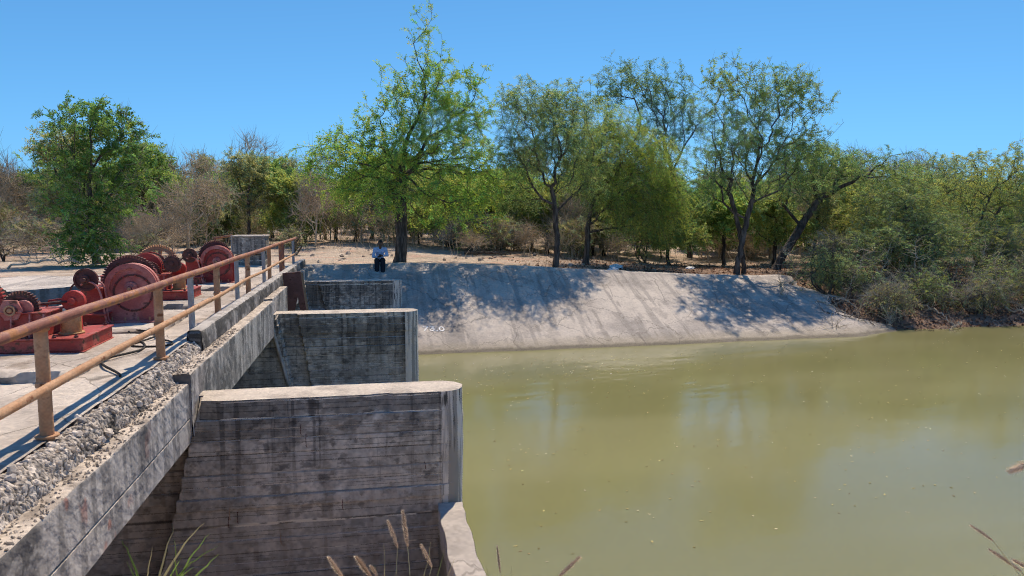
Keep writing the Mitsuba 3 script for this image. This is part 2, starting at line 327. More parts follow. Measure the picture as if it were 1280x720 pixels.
# ------------------------------------------------------------------ piers
def pier(y0, top, xr, seed, slot, hole=None):
    """board-marked wall along x with a half-round downstream end; y0 is its near face"""
    th = .68; R = th / 2; xl = -5.6; cx = xr - R; cy = y0 + R
    fr = np.arange(xl, cx, .035); a = np.linspace(-np.pi / 2, np.pi / 2, 26)
    out = [(x, y0) for x in fr] + [(cx + R * math.cos(t), cy + R * math.sin(t)) for t in a] + [(x, y0 + th) for x in fr[::-4]] + [(xl, y0 + th)]
    out = np.array(out); nf = len(fr)
    nrm = np.array([(0, -1)] * nf + [(math.cos(t), math.sin(t)) for t in a] + [(0, 1)] * (len(fr[::-4]) + 1), float)
    g = rng(seed); zs, off = [], []
    hs = .19
    fine = np.linspace(-3.4, top + .2, 4000); wz = (fine + .045 * np.sin(7.3 * fine + 1) + .022 * np.sin(17 * fine + y0)) / hs
    zk = np.interp(np.arange(math.ceil(wz[0]), math.floor(wz[-1])), wz, fine)
    for zz, zn in zip(zk[:-1], zk[1:]):
        hs = zn - zz; o = g.normal(0, .008); gd = g.choice([.15, .5, 1.0])
        for f_, e in ((.02, -.018 * gd), (.07, 0), (.5, .002), (.93, 0), (.98, -.014 * gd)):
            q = zz + f_ * hs
            if q < top - .03: zs.append(q); off.append(o + e)
    zs += [top - .022, top - .006]; off += [0, -.006]
    zs, off = np.array(zs), np.array(off)
    N, M = len(out), len(zs)
    XY = np.repeat(out[None], M, 0); Zg = np.repeat(zs[:, None], N, 1)
    P = np.concatenate([XY, Zg[..., None]], -1)
    flatmask = np.r_[np.ones(nf), np.exp(-np.arange(26) * .5), np.zeros(N - nf - 26)]
    d = off[:, None] * flatmask + (meshkit.fbm(P * 5, 3, seed) - .5) * .018 + (meshkit.fbm(P * .9, 2, seed + 2) - .5) * .03
    d += -.05 * np.clip(meshkit.fbm(P * 2.6, 3, seed + 5) - .62, 0, 1)
    # pilaster joint before the rounded end
    dj = np.where(np.abs(P[..., 0] - (cx - .02)) < .02, -.02, 0) * flatmask; d += dj
    # guide recess (slanted) and the part below the deck
    x0 = slot[0] + slot[1] * (top - Zg); x1 = slot[2] + slot[3] * (top - Zg)
    rag = (meshkit.noise(np.stack([Zg * 9, Zg * 0, Zg * 0], -1), seed) - .5) * .03
    inside = (P[..., 0] > x0) & (P[..., 0] < x1 + rag)
    d -= np.where(inside & (np.arange(N)[None] < nf), slot[4], 0)
    chip = (meshkit.fbm(np.stack([P[..., 0] * 1.7, P[..., 1], P[..., 0] * 0], -1), 3, seed + 7) - .5)
    d -= np.clip(chip - .13, 0, 1) * .5 * (np.arange(M)[:, None] > M - 4)
    XYd = XY + nrm[None] * d[..., None]
    V_ = np.concatenate([XYd, Zg[..., None]], -1).reshape(-1, 3)
    i, j = np.meshgrid(np.arange(M - 1), np.arange(N), indexing='ij'); p = (i * N + j).ravel(); q = (i * N + (j + 1) % N).ravel()
    F = np.vstack([np.stack([p, q, q + N], 1), np.stack([p, q + N, p + N], 1)])
    side = tm(V_, F)
    # top: strip between near and far edge
    ring = XYd[-1]; poly = ring
    ns = 10; near = ring[:nf + 13]; far = ring[nf + 13:][::-1]
    fx = np.interp(np.linspace(0, 1, len(near)), np.linspace(0, 1, len(far)), far[:, 0]); fy = np.interp(np.linspace(0, 1, len(near)), np.linspace(0, 1, len(far)), far[:, 1])
    order = np.argsort(far[:, 0]); fx = near[:, 0].copy(); fy = np.interp(fx, far[order, 0], far[order, 1])
    s = np.linspace(0, 1, ns)
    TX = near[:, None, 0] + (fx - near[:, 0])[:, None] * s; TY = near[:, None, 1] + (fy - near[:, 1])[:, None] * s
    TZ = top - .006 + .012 * np.sin(np.pi * s)[None] + (meshkit.fbm(np.stack([TX, TY, TX * 0], -1) * 3, 3, seed) - .5) * .03 * np.sin(np.pi * s)[None] ** .5
    return cat_([side, sheet(TX, TY, TZ)])
pl = thing('pier', 'nearest board marked concrete pier with rounded end beside the grass heads', 'pier', 'gate piers standing in the canal')
# (recess left x at top, slope, right x at top, slope, depth)
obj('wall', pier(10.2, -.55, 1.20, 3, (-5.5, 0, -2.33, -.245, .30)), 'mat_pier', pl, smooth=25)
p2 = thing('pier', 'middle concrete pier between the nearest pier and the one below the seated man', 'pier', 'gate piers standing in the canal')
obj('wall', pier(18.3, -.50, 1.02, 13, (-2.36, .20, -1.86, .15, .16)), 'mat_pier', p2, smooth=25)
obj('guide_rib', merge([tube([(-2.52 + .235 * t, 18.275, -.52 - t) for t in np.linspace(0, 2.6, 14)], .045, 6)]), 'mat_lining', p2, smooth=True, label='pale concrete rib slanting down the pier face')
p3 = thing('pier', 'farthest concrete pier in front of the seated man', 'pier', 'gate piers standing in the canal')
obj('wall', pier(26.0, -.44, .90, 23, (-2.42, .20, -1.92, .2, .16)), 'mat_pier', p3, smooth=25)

for i, (x, z, l) in enumerate([(-1.05, -.92, .10), (-.98, -1.06, .14), (-2.0, -2.02, .12), (-1.9, -2.1, .10), (-.52, -2.0, .12), (-1.35, -2.45, .08), (-2.02, -2.16, .09), (.62, -1.55, .06)]):
    q = [(x, 10.215, z), (x + .01, 10.17, z - .005), (x + .012, 10.145, z - .03), (x + .02, 10.14, z - .03 - l)]
    obj('wire_stub', tm(*tube(spline(q, 10), .0045, 5)), 'mat_rust_orange' if i % 3 == 2 else 'mat_dark_gear', pl, smooth=True)

# low wall that runs from the first pier to the near bank
r_ = np.linspace(6.0, 10.15, 60); s_ = np.array([0, 0, .012, .34, .352, .352]); zz_ = np.array([-3.2, -2.17, -2.15, -2.15, -2.17, -3.2])
LX = .80 + s_[None] + (meshkit.fbm(np.stack([r_ * 2, r_ * 0, r_ * 0], -1), 3, 1) - .5)[:, None] * .06 + r_[:, None] * 0
LZ = zz_[None] + (meshkit.fbm(np.stack(np.broadcast_arrays(r_[:, None] * 4, s_[None] * 9, 0.), -1), 3, 2) - .5) * .05 * (s_[None] > .005) + 0 * LX
lw = thing('low_wall', 'pale low concrete wall running from the nearest pier towards the near bank', 'wall')
obj('cap', sheet(LX, r_[:, None] + 0 * LX, LZ, flip=True), 'mat_lining', lw, smooth=30)

# ------------------------------------------------------------------ the gate bridge (deck)
br = thing('gate_bridge', 'weathered concrete gate deck with a crumbling edge along the left', 'bridge')
yd = np.arange(.6, 29.4, .11); xd = np.linspace(-6.35, -2.80, 34)
XD, YD = np.meshgrid(xd, yd, indexing='ij')
ZD = (meshkit.fbm(np.stack([XD, YD, XD * 0], -1) * 1.3, 3, 3) - .5) * .05 + (meshkit.fbm(np.stack([XD, YD, XD * 0], -1) * 6, 2, 3) - .5) * .015 - .01
obj('deck_slab', cat_([sheet(XD, YD, ZD), box(-6.40, -2.85, .6, 29.3, -.42, -.06, .01)]), 'mat_deck', br, smooth=40)
# curb: eroded near the viewer, sound and higher beyond
def curb_mesh(y0, y1, dy, prof_x, prof_z, base_z, amp, seed, eroded):
    yc = np.arange(y0, y1 + dy / 2, dy); m = 58 if eroded else 26
    q = np.r_[0, np.cumsum(np.hypot(np.diff(prof_x), np.diff(prof_z)))]; t = np.linspace(0, q[-1], m)
    sx, sz = np.interp(t, q, prof_x), np.interp(t, q, prof_z)
    X = -2.83 + sx[None] + 0 * yc[:, None]; Y = yc[:, None] + 0 * X; Z = base_z + sz[None] + 0 * X
    P = np.stack([X, Y, Z], -1); out = np.array([.45, 0, .9])
    e1 = meshkit.fbm(P * 3.2, 3, seed) - .5; e2 = meshkit.fbm(P * 22, 3, seed + 9) - .5
    msk = (np.clip((t - .04) / .08, 0, 1) * np.clip((q[-1] - t) / .06, 0, 1))[None]
    d = e1 * (.075 if eroded else .13) * amp + e2 * .02 * amp; C = None
    if eroded:
        from scipy.spatial import cKDTree
        g = rng(seed); n = int((y1 - y0) * 1900); sp = np.stack([g.uniform(-2.86, -2.56, n), g.uniform(y0, y1, n), g.uniform(-.3, .12, n)], 1)
        W = P + .035 * np.stack([meshkit.noise(P * 13, 1) - .5, meshkit.noise(P * 13, 2) - .5, meshkit.noise(P * 13, 3) - .5], -1)
        dd, ii = cKDTree(sp * [1, .8, 1.1]).query(W.reshape(-1, 3) * [1, .8, 1.1], k=2); dd = dd.reshape(X.shape + (2,)); cell = ii[:, 0].reshape(X.shape)
        edge = np.clip((dd[..., 1] - dd[..., 0]) / .007, 0, 1); hgt = (g.random(n) ** 2 * .022 - .008)[cell]
        d = d + edge * (.013 + hgt) - .008 + (meshkit.noise(P * 55, 6) - .5) * .010 + np.abs(meshkit.fbm(P * np.array([7, 4, 9]), 2, 61) - .5) * .09 - .012
        tone = g.random(n)[cell][..., None]; fine = (meshkit.fbm(P * 60, 2, 4) - .5)[..., None]
        C = (np.array([.56, .50, .44]) * (1 - tone ** 2) + np.array([.36, .31, .265]) * tone ** 2) * (1 + .7 * fine)
        C = C * edge[..., None] + np.array([.022, .019, .017]) * (1 - edge[..., None])
        patch = np.clip((meshkit.fbm(P * 2.4, 3, 40)[..., None] - .52) * 6, 0, 1) * np.clip(-(Z[..., None] + .06) * 12, 0, 1); C = C * (1 - patch * .75)
        C = np.clip(C, .02, .75).reshape(-1, 3)
    d = d * msk; X = X + out[0] * d; Z = np.maximum(Z + out[2] * d, np.where(t[None] > q[-1] - .14, -9, -.30))
    X = X + (meshkit.noise(P * np.array([0, 7, 9.]), seed + 3) - .5) * .07 * amp * msk
    return sheet(X, Y, Z, flip=True), C, (yc, X, Z)
cm, CC, (cyy, CXX, CZZ) = curb_mesh(.6, 11.9, .010, [0, 0, .02, .10, .16, .20, .225, .235, .235], [-.3, -.03, 0, -.01, -.06, -.12, -.19, -.25, -.42], -.03, 1.0, 8, True)
ck = obj('curb', cm, 'mat_stone', br, smooth=False, color=CC)
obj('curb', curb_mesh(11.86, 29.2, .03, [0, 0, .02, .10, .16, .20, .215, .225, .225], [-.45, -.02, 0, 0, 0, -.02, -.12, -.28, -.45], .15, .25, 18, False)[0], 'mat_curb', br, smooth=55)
obj('curb', box(-2.82, -2.625, 11.84, 12.3, -.38, .135, .03), 'mat_curb', br)
g = rng(31)
ico = trimesh.creation.icosphere(subdivisions=1); iv, if_ = np.array(ico.vertices), np.array(ico.faces)
def stone(c, s, sq=(1, 1.25, .6)):
    v = iv * (1 + g.uniform(-.28, .28, (len(iv), 1))) * s * np.array(sq) * g.uniform(.7, 1.25, 3)
    q = trimesh.transformations.random_rotation_matrix(g.random(3))[:3, :3]; return v @ q.T + c, if_
ST, SC = [], []
for i in range(520):
    y = g.uniform(3.2, 11.8); a = int((y - .6) / .010); k = g.integers(8, 48); s_ = np.clip(g.lognormal(-4.0, .5), .007, .04)
    if CZZ[a, k] < -.25: continue
    ST.append(stone(np.array([CXX[a, k], y, CZZ[a, k] + .1 * s_]), s_, (1, 1.2, .8))); w = g.random()
    SC.append(np.repeat((np.array([.58, .52, .46]) * (1 - w * w) + np.array([.26, .22, .18]) * w * w)[None] * g.uniform(.8, 1.15), len(iv), 0))
obj('exposed_stones', merge(ST), 'mat_stone', br, color=np.vstack(SC), kind='stuff')
for i, (y, s) in enumerate([(6.9, .07), (5.5, .075), (6.1, .06), (8.0, .065), (9.0, .06), (4.9, .08), (7.5, .055), (9.7, .07), (10.6, .06), (11.1, .07)]):
    a = int((y - .6) / .010); k = 12 + 6 * (i % 4)
    v, f = stone(np.array([CXX[a, k], y, CZZ[a, k] + .005]), s * .75)
    obj('curb__stone', tm(v, f), 'mat_stone', br, color=np.repeat(np.array([[.42, .37, .32]]) * g.uniform(.7, 1.15), len(v), 0))
# ledge and edge beams; each bay its own beam
def beam(y0, y1, ztop, zbot, xo, groove, seed):
    ys = np.arange(y0, y1 + .001, .05)
    prof = [(-2.66, ztop - .02), (-2.6, ztop), (-2.5, ztop), (xo - .02, ztop), (xo - .004, ztop - .008), (xo, ztop - .03)]
    nz = 18; zc = np.linspace(ztop - .05, zbot + .02, nz)
    for q in zc: prof.append((xo, q))
    if groove: prof += [(xo, groove + .014), (xo - .022, groove + .008), (xo - .022, groove - .008), (xo, groove - .014)]
    prof = prof[:6] + sorted(prof[6:], key=lambda t: (-round(t[1], 4), 0))
    prof += [(xo - .015, zbot), (-2.7, zbot), (-2.75, zbot + .2)]
    prof = np.array(prof)
    X = prof[None, :, 0] + 0 * ys[:, None]; Z = prof[None, :, 1] + 0 * X; Y = ys[:, None] + 0 * X
    P = np.stack([X, Y, Z], -1); e = meshkit.fbm(P * 3, 3, seed) - .5; e2 = meshkit.fbm(P * 14, 3, seed + 1) - .5
    topm = (np.arange(len(prof)) < 5)[None]
    Z = Z + np.where(topm, e * .035 + e2 * .022, 0); X = X + np.where(~topm, e * .018 + e2 * .006, e2 * .03 * (np.arange(len(prof)) > 2)[None])
    v = sheet(X, Y, Z, flip=True)
    capv = [prof[[0, 1, 5, -3, -2, -1]]]
    caps = []
    for yy_ in (y0, y1):
        q = prof[[1, 3, 5, -3, -2, -1]]; vv = np.stack([q[:, 0], q[:, 0] * 0 + yy_, q[:, 1]], 1)
        caps.append(tm(vv, [[0, 1, 2], [0, 2, 3], [0, 3, 4], [0, 4, 5]]))
    return cat_([v, *caps])
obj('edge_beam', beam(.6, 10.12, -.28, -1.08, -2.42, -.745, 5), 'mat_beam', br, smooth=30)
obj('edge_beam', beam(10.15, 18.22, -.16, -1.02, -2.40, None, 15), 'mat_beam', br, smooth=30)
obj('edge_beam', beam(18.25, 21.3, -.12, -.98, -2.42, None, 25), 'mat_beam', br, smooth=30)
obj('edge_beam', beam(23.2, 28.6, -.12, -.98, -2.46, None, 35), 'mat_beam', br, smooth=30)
# gravel crumbs lying on the ledge
ST, SC = [], []
for i in range(700):
    y = g.uniform(4, 14); c = np.array([g.uniform(-2.6, -2.43), y, (-.275 if y < 10.1 else -.155)])
    ST.append(stone(c, g.uniform(.005, .016))); SC.append(np.repeat(np.array([[.38, .33, .28]]) * g.uniform(.5, 1.2), len(iv), 0))
obj('crumbs', merge(ST), 'mat_stone', br, color=np.vstack(SC), kind='stuff')
def slabby(x0, x1, y0, y1, z0, z1, seed):
    xs = np.arange(x0, x1 + .01, .06); ys = np.arange(y0, y1 + .01, .06)
    X, Y = np.meshgrid(xs, ys, indexing='ij')
    ed = np.minimum(np.minimum(X - x0, xs[-1] - X), np.minimum(Y - y0, ys[-1] - Y))
    n = meshkit.fbm(np.stack([X, Y, X * 0], -1) * 3.5, 3, seed) - .5
    Z = z1 + n * .03 - np.clip(.05 - ed, 0, .05) * (1.2 + 3 * (n > .05)) * .6
    X2 = X + np.where((ed < .01), n * .07, 0); Y2 = Y + np.where((ed < .01), n * .07, 0)
    top = sheet(X2, Y2, Z); m = X.shape
    idx = np.arange(X.size).reshape(m); loop = np.r_[idx[:, 0], idx[-1, 1:], idx[-2::-1, -1], idx[0, -2:0:-1]]
    tv = np.array(top.vertices)[loop]; bv = tv.copy(); bv[:, 2] = z0; k = len(loop)
    a = np.arange(k); b = (a + 1) % k
    return cat_([top, tm(np.vstack([tv, bv]), np.vstack([np.stack([a, a + k, b + k], 1), np.stack([a, b + k, b], 1)]))])
obj('plinth', slabby(-6.2, -3.50, 9.25, 12.1, -.05, .10, 2), 'mat_deck', br, smooth=35)
obj('plinth', slabby(-6.2, -3.42, 12.5, 14.6, -.05, .10, 3), 'mat_deck', br, smooth=35)
obj('plinth', slabby(-6.2, -3.50, 15.7, 18.3, -.05, .10, 4), 'mat_deck', br, smooth=35)
obj('plinth', slabby(-6.2, -3.40, 19.1, 21.5, -.05, .10, 5), 'mat_deck', br, smooth=35)
obj('abutment', cat_([box(-6.4, -2.75, -1, .75, -3.3, -.43, .03), box(-2.74, -2.42, -1, .58, -3.3, -.0, .03)]), 'mat_beam', br)
obj('abutment', cat_([box(-6.4, -2.78, 28.4, 29.6, -3.3, -.44, .03), box(-2.66, -2.28, 28.62, 29.9, -3.2, -.10, .06)]), 'mat_lining', br)
# steel gate leaves hang below the deck in each bay
for a, b, lab in ((.8, 10.15, 'gate leaf in the bay before the nearest pier'), (10.95, 18.2, 'gate leaf in the bay before the middle pier'), (19.05, 25.9, 'gate leaf in the bay before the farthest pier')):
    gt = thing('sluice_gate', 'rusty steel ' + lab + ', in shade under the deck', 'sluice gate', 'gates under the deck')
    obj('skin_plate', box(-4.30, -4.26, a + .12, b - .12, -3.2, -.5), 'mat_rusty_plate', gt)
    for q in np.linspace(-2.9, -.8, 4): obj('stiffener', box(-4.255, -4.10, a + .12, b - .12, q, q + .08), 'mat_rusty_plate', gt)

# rusty plate standing in the far bay
fp = thing('gate_stop', 'dark rusty steel gate plate leaning against the deck edge before the farthest pier', 'steel plate')
pg = Polygon([(-2.62, .17), (-2.12, .21), (-1.93, -1.3), (-2.10, -1.3), (-2.21, -.50), (-2.40, -1.3), (-2.46, -1.3)])
obj('face_plate', prism(pg, .03, 'y').apply_translation((0, 22.0, 0)), 'mat_rusty_plate', fp)
sd = prism(Polygon([(22.035, .205), (22.62, .16), (22.62, -1.3), (22.035, -1.3)]), .02, 'x')
v = np.array(sd.vertices); v[:, 0] += -2.14 + (.2 - v[:, 2]) * .125; sd.vertices = v
obj('side_plate', sd, 'mat_black', fp)
obj('top_strip', tm(*tube([(-2.62, 22.0, .175), (-2.12, 22.0, .215)], .02, 6)), 'mat_rusty_plate', fp)

# ------------------------------------------------------------------ railing
rl = thing('railing', 'rusty pipe railing with two rails and mixed rust and grey posts along the deck', 'railing')
RX = -2.80
g = rng(7)
def wob(ys, z, s=.006): return [(RX + .04 + g.normal(0, s), y, z + g.normal(0, s)) for y in ys]
obj('top_rail', merge([tube(spline(wob(np.linspace(1.0, 27.9, 14), 1.0), 90), .048, 14)]), 'mat_rail_top', rl, smooth=True)
obj('lower_rail', merge([tube(spline(wob(np.linspace(1.0, 13.2, 8), .46), 40), .040, 12), tube(spline(wob(np.linspace(13.2, 27.6, 8), .465), 40), .034, 12)]), 'mat_rust_orange', rl, smooth=True)
posts = [(3.2, 'r', .052), (6.92, 'r', .055), (10.44, 'r', .056), (12.2, 'g', .046), (14.15, 'r', .055), (16.13, 'g', .045), (17.5, 'r', .056), (19.95, 'g', .045), (20.99, 'r', .05), (23.42, 'd', .046), (24.02, 'd', .046), (27.03, 'g', .045)]
for y, m, rr in posts:
    top = .955
    pm = cyl((RX - .03, y, (top - .06) / 2), rr, top + .06, 'z', 18, .004)
    ring = cyl((RX - .03, y, .465), rr + .012, .05, 'z', 18, .006) if m == 'r' else None
    pm = cat_([pm, cyl((RX - .03, y, .012), .095, .02, 'z', 18, .004), cyl((RX - .02, y, .945), rr + .006, .03, 'z', 18, .01)])
    obj('post', pm if ring is None else cat_([pm, ring]), {'r': 'mat_rust_orange', 'g': 'mat_galvanized', 'd': 'mat_rail_top'}[m], rl, smooth=35, label={'r': None, 'g': 'grey galvanised post', 'd': None}[m])
fr_ = thing('railing', 'short rusty handrail beside the concrete block at the far end of the deck', 'railing')
obj('top_rail', merge([tube([(-5.70, 28.3, .98), (-5.05, 28.3, 1.08)], .04, 10)]), 'mat_rail_top', fr_, smooth=True)
obj('post', cyl((-5.66, 28.3, .47), .045, 1.0), 'mat_rail_top', fr_, smooth=35); obj('post', cyl((-5.08, 28.3, .52), .045, 1.08), 'mat_galvanized', fr_, smooth=35)

# ------------------------------------------------------------------ hoist machinery
def gear(c, R, n, t, hub=.06, spokes=0, rim=.05, axis='y', tooth=.03):
    a = []
    for i in range(n):
        for f_, q in ((0, R - tooth), (.22, R), (.52, R), (.74, R - tooth)):
            th = (i + f_) * 2 * np.pi / n; a.append((q * math.cos(th), q * math.sin(th)))
    p = Polygon(a)
    if spokes:
        p = p.difference(Point(0, 0).buffer(R - tooth - rim)).union(Point(0, 0).buffer(hub * 1.6))
        for i in range(spokes):
            s = affinity.rotate(Polygon([(0, -.035), (R - tooth - rim + .01, -.025), (R - tooth - rim + .01, .025), (0, .035)]), i * 360 / spokes + 20, origin=(0, 0)); p = p.union(s)
    m = prism(p, t, 'y')
    out = [m.apply_translation((c[0], c[1] - t / 2, c[2]))]
    out.append(cyl(c, hub, t + .09, 'y'))
    if not spokes: out.append(tm_ring(c, R - tooth - .03, .03, t + .03))
    return cat_(out)
def tm_ring(c, R, w, t):
    p = Point(0, 0).buffer(R, 24).difference(Point(0, 0).buffer(R - w, 24))
    return prism(p, t, 'y').apply_translation((c[0], c[1] - t / 2, c[2]))
def hexprism(c, R, t):
    p = Polygon([(R * math.cos(a), R * math.sin(a)) for a in np.arange(6) * np.pi / 3])
    return prism(p, t, 'y').apply_translation((c[0], c[1] - t / 2, c[2]))
def put(meshes, o): return [m_.apply_translation(o) for m_ in meshes]
def drive(o, label, big, second):
    t = thing('hoist_drive', label, 'winch', 'gate hoists on the deck')
    def ad(name, m, mat, sm=25, par=None, lab=None): return obj(name, m.apply_translation(o), mat, par or t, smooth=sm, label=lab)
    x0, x1, y0, y1 = -1.25, .80, -.48, .72
    ad('skid', cat_([box(x0, x1, y0 + .03, y1 - .03, .012, .17), box(x0 - .02, x1 + .02, y0, y1, .172, .192, .004), box(x0 - .02, x1 + .02, y0, y1, 0, .012, .003)]), 'mat_red')
    ad('pedestal', cat_([box(-.95, .30, -.26, .30, .195, .50), box(-.98, .33, -.30, .34, .502, .522, .004)]), 'mat_red')
    for q in (-.9, -.62, -.36, -.1, .12, .285): ad('rib', prism(Polygon([(-.37, .195), (-.262, .195), (-.262, .50), (-.31, .50)]), .018, 'x').apply_translation((q, 0, 0)), 'mat_faded_red', False)
    ad('brake_cylinder', cat_([cyl((.53, -.05, .33), .125, .26, 'z'), cyl((.53, -.05, .205), .16, .022, 'z')]), 'mat_gold_paint')
    ad('brake_wheel', cat_([cyl((.46, .28, .60), .15, .09, 'y'), cyl((.46, .28, .60), .05, .22, 'y'), box(.38, .54, .22, .34, .19, .50)]), 'mat_bright_red')
    gk = ad('gear_wheel', gear((-.04, -.13, .56), .235, 36, .09, .05, tooth=.036), 'mat_dark_gear', False)
    ad('pinion_collar', cyl((.03, -.215, .565), .115, .06, 'y'), 'mat_faded_red')
    bk = ad('bearing', cat_([hexprism((-.10, -.275, .555), .15, .05), box(-.24, .04, -.31, -.20, .52, .545)]), 'mat_faded_red', False)
    ad('nut', cat_([tm_ring((-.10, -.315, .555), .07, .022, .03), cyl((-.10, -.315, .555), .03, .05, 'y')]), 'mat_rust_orange', 25, bk)
    ad('large_gear', gear(big, .44, 54, .10, .075, 6, .075, tooth=.042), 'mat_bright_red' if second else 'mat_rust_orange', False)
    for q in (-1.1, -.7, -.3, .1, .45, .72):
        for w_ in (-.42, .66): ad('bolt', cat_([cyl((q, w_, .205), .026, .03, 'z', 6, .003), cyl((q, w_, .228), .012, .03, 'z', 8, .002)]), 'mat_dark_gear', False)
    rp = [(-.15 + .272 * math.cos(a), .12 + .36 * a / 75, .66 + .272 * math.sin(a)) for a in np.arange(0, 75, .35)] if not second else [(-.80 + .262 * math.cos(a), .22 + .46 * a / 95, .58 + .262 * math.sin(a)) for a in np.arange(0, 95, .35)]
    ad('wire_rope', tm(*tube(rp, .012, 5)), 'mat_black', True)
    if not second:
        ad('drum', cat_([cyl((-.15, .28, .66), .26, .42, 'y'), cyl((-.15, .10, .66), .31, .035, 'y'), cyl((-.15, .30, .66), .285, .05, 'y'), cyl((-.15, .49, .66), .31, .035, 'y')]), 'mat_bright_red')
        ad('second_gear', gear((.40, -.02, .74), .19, 30, .07, .045, tooth=.03), 'mat_dark_gear', False)
    else:
        ad('drum', cyl((-.80, .45, .58), .25, .5, 'y'), 'mat_red')
    ad('shaft', cat_([cyl((-.04, .05, .56), .03, .75, 'y'), tm(*tube([(.05, .1, .58), (.45, .28, .60)], .02, 8))]), 'mat_dark_gear')
    ad('lever', tm(*tube([(.1, .30, .53), (.14, .28, .61), (.36, .28, .64)], .014, 6)), 'mat_red')
    return t
drive((-4.62, 11.0, .10), 'red gate hoist with toothed gears on a steel skid, nearest on the deck', (-.72, .02, .60), True)
drive((-4.66, 16.9, .10), 'red hoist with spoked rust ring wheel and drum behind the first guard', (-.05, .62, .68), False)

def guard(o, label, mat, s=1.0):
    t = thing('gear_guard', label, 'winch', 'gate hoists on the deck')
    def ad(name, m, mt, sm=25, par=None, lab=None): return obj(name, m.apply_scale(s).apply_translation(o), mt, par or t, smooth=sm, label=lab)
    R, cz = .415, .57
    def prof(q, z0=0.02): return Polygon([(-q, z0), (q, z0)] + [(q * math.cos(a), cz + q * math.sin(a)) for a in np.linspace(0, np.pi, 36)])
    ad('cover', cat_([prism(prof(R - .03), .17, 'y').apply_translation((0, .03, 0)), prism(prof(R), .10, 'y').apply_translation((0, .085, 0))]), mat, 30)
    rim = prof(R).difference(affinity.translate(prof(R - .075, .1), 0, 0))
    ad('rim', prism(Point(0, cz).buffer(R, 40).difference(Point(0, cz).buffer(R - .085, 40)).intersection(Polygon([(-1, cz - .05), (1, cz - .05), (1, 2), (-1, 2)])), .05, 'y').apply_translation((0, -.022, 0)), 'mat_faded_red', 30)
    ad('ring', prism(Point(.02, cz - .08).buffer(.315, 40).difference(Point(.02, cz - .08).buffer(.285, 40)), .016, 'y').apply_translation((0, .013, 0)), 'mat_dark_gear', 30)
    for a in np.arange(10) * 36 + 8: ad('bolt', cyl((.02 + .30 * math.cos(math.radians(a)), .002, cz - .08 + .30 * math.sin(math.radians(a))), .014, .03, 'y', 8, .003), 'mat_red', False)
    hb = ad('hub', cat_([cyl((0, .0, cz), .105, .07, 'y'), cyl((0, -.03, cz), .065, .10, 'y'), cyl((0, -.06, cz), .032, .12, 'y')]), 'mat_faded_red')
    ad('nut', hexprism((0, -.115, cz), .028, .03), 'mat_rust_orange', False, hb)
    fl = ad('foot_flange', box(-R, R + .03, -.10, .03, 0, .022, .004), 'mat_faded_red', False)
    for q in (-.3, -.1, .1, .28): ad('stud', cyl((q, -.05, .05), .013, .085, 'z', 8, .003), 'mat_rust_orange', False, fl)
    ad('spur_gear', gear((-.10, .34, .66), .45, 58, .10, .07, 0, tooth=.04), 'mat_dark_gear', False)
    ad('gear_shaft', cyl((0, .35, cz), .04, .9, 'y'), 'mat_dark_gear')
    pw = ad('pulley', cat_([cyl((-.63, -.14, .74), .185, .045, 'y'), tm_ring((-.63, -.165, .74), .185, .03, .03), cyl((-.63, -.20, .74), .075, .06, 'y'), cyl((-.63, -.23, .74), .035, .12, 'y')]), 'mat_dark_gear', 30)
    for dx, q in ((0, 0), (.10, .06)):
        ad('bracket', merge([tube(spline([(-.70 + dx, -.20 + q, .66), (-.50 + dx, -.21 + q, .68), (-.40 + dx * .6, -.22 + q, .50), (-.30 + dx * .5, -.24 + q, .02)], 22), .016, 8)]), 'mat_faded_red', True)
    ad('bracket', merge([tube(spline([(-.72, -.12, .70), (-.86, -.14, .62), (-.88, -.15, .35), (-.86, -.16, .15)], 18), .015, 8)]), 'mat_dark_gear', True)
    ad('gear_box', box(-.78, -.44, -.02, .5, .14, .60, .02), 'mat_red')
    ad('stand', cat_([box(-.95, -.32, -.30, .4, .16, .185, .004), box(-.92, -.35, -.20, .36, .012, .158), box(-.95, -.32, -.28, .4, 0, .012, .003)]), 'mat_red')
    return t
guard((-4.02, 13.3, .10), 'faded red gear guard with round top and pulley, nearer of two', 'mat_faded_red')
guard((-4.04, 20.3, .10), 'red gear guard with round top near the far end of deck', 'mat_red', .98)
# black cables on the deck
def on_deck(pts, n, z=.02): return spline([(x, y, z + h) for x, y, h in pts], n)
kb = thing('cable', 'black cable lying loose on the deck between the hoist and the railing', 'cable')
obj('strand', merge([tube(on_deck([(-3.75, 12.2, .09), (-3.42, 11.7, .0), (-3.30, 10.9, 0), (-3.5, 10.5, 0), (-3.2, 9.7, 0), (-2.98, 9.3, 0)], 50), .016, 7), tube(on_deck([(-3.7, 12.4, .08), (-3.35, 12.1, .02), (-3.46, 11.4, 0), (-3.25, 11.3, 0), (-3.3, 12, 0)], 40), .014, 7)]), 'mat_black', kb, smooth=True)

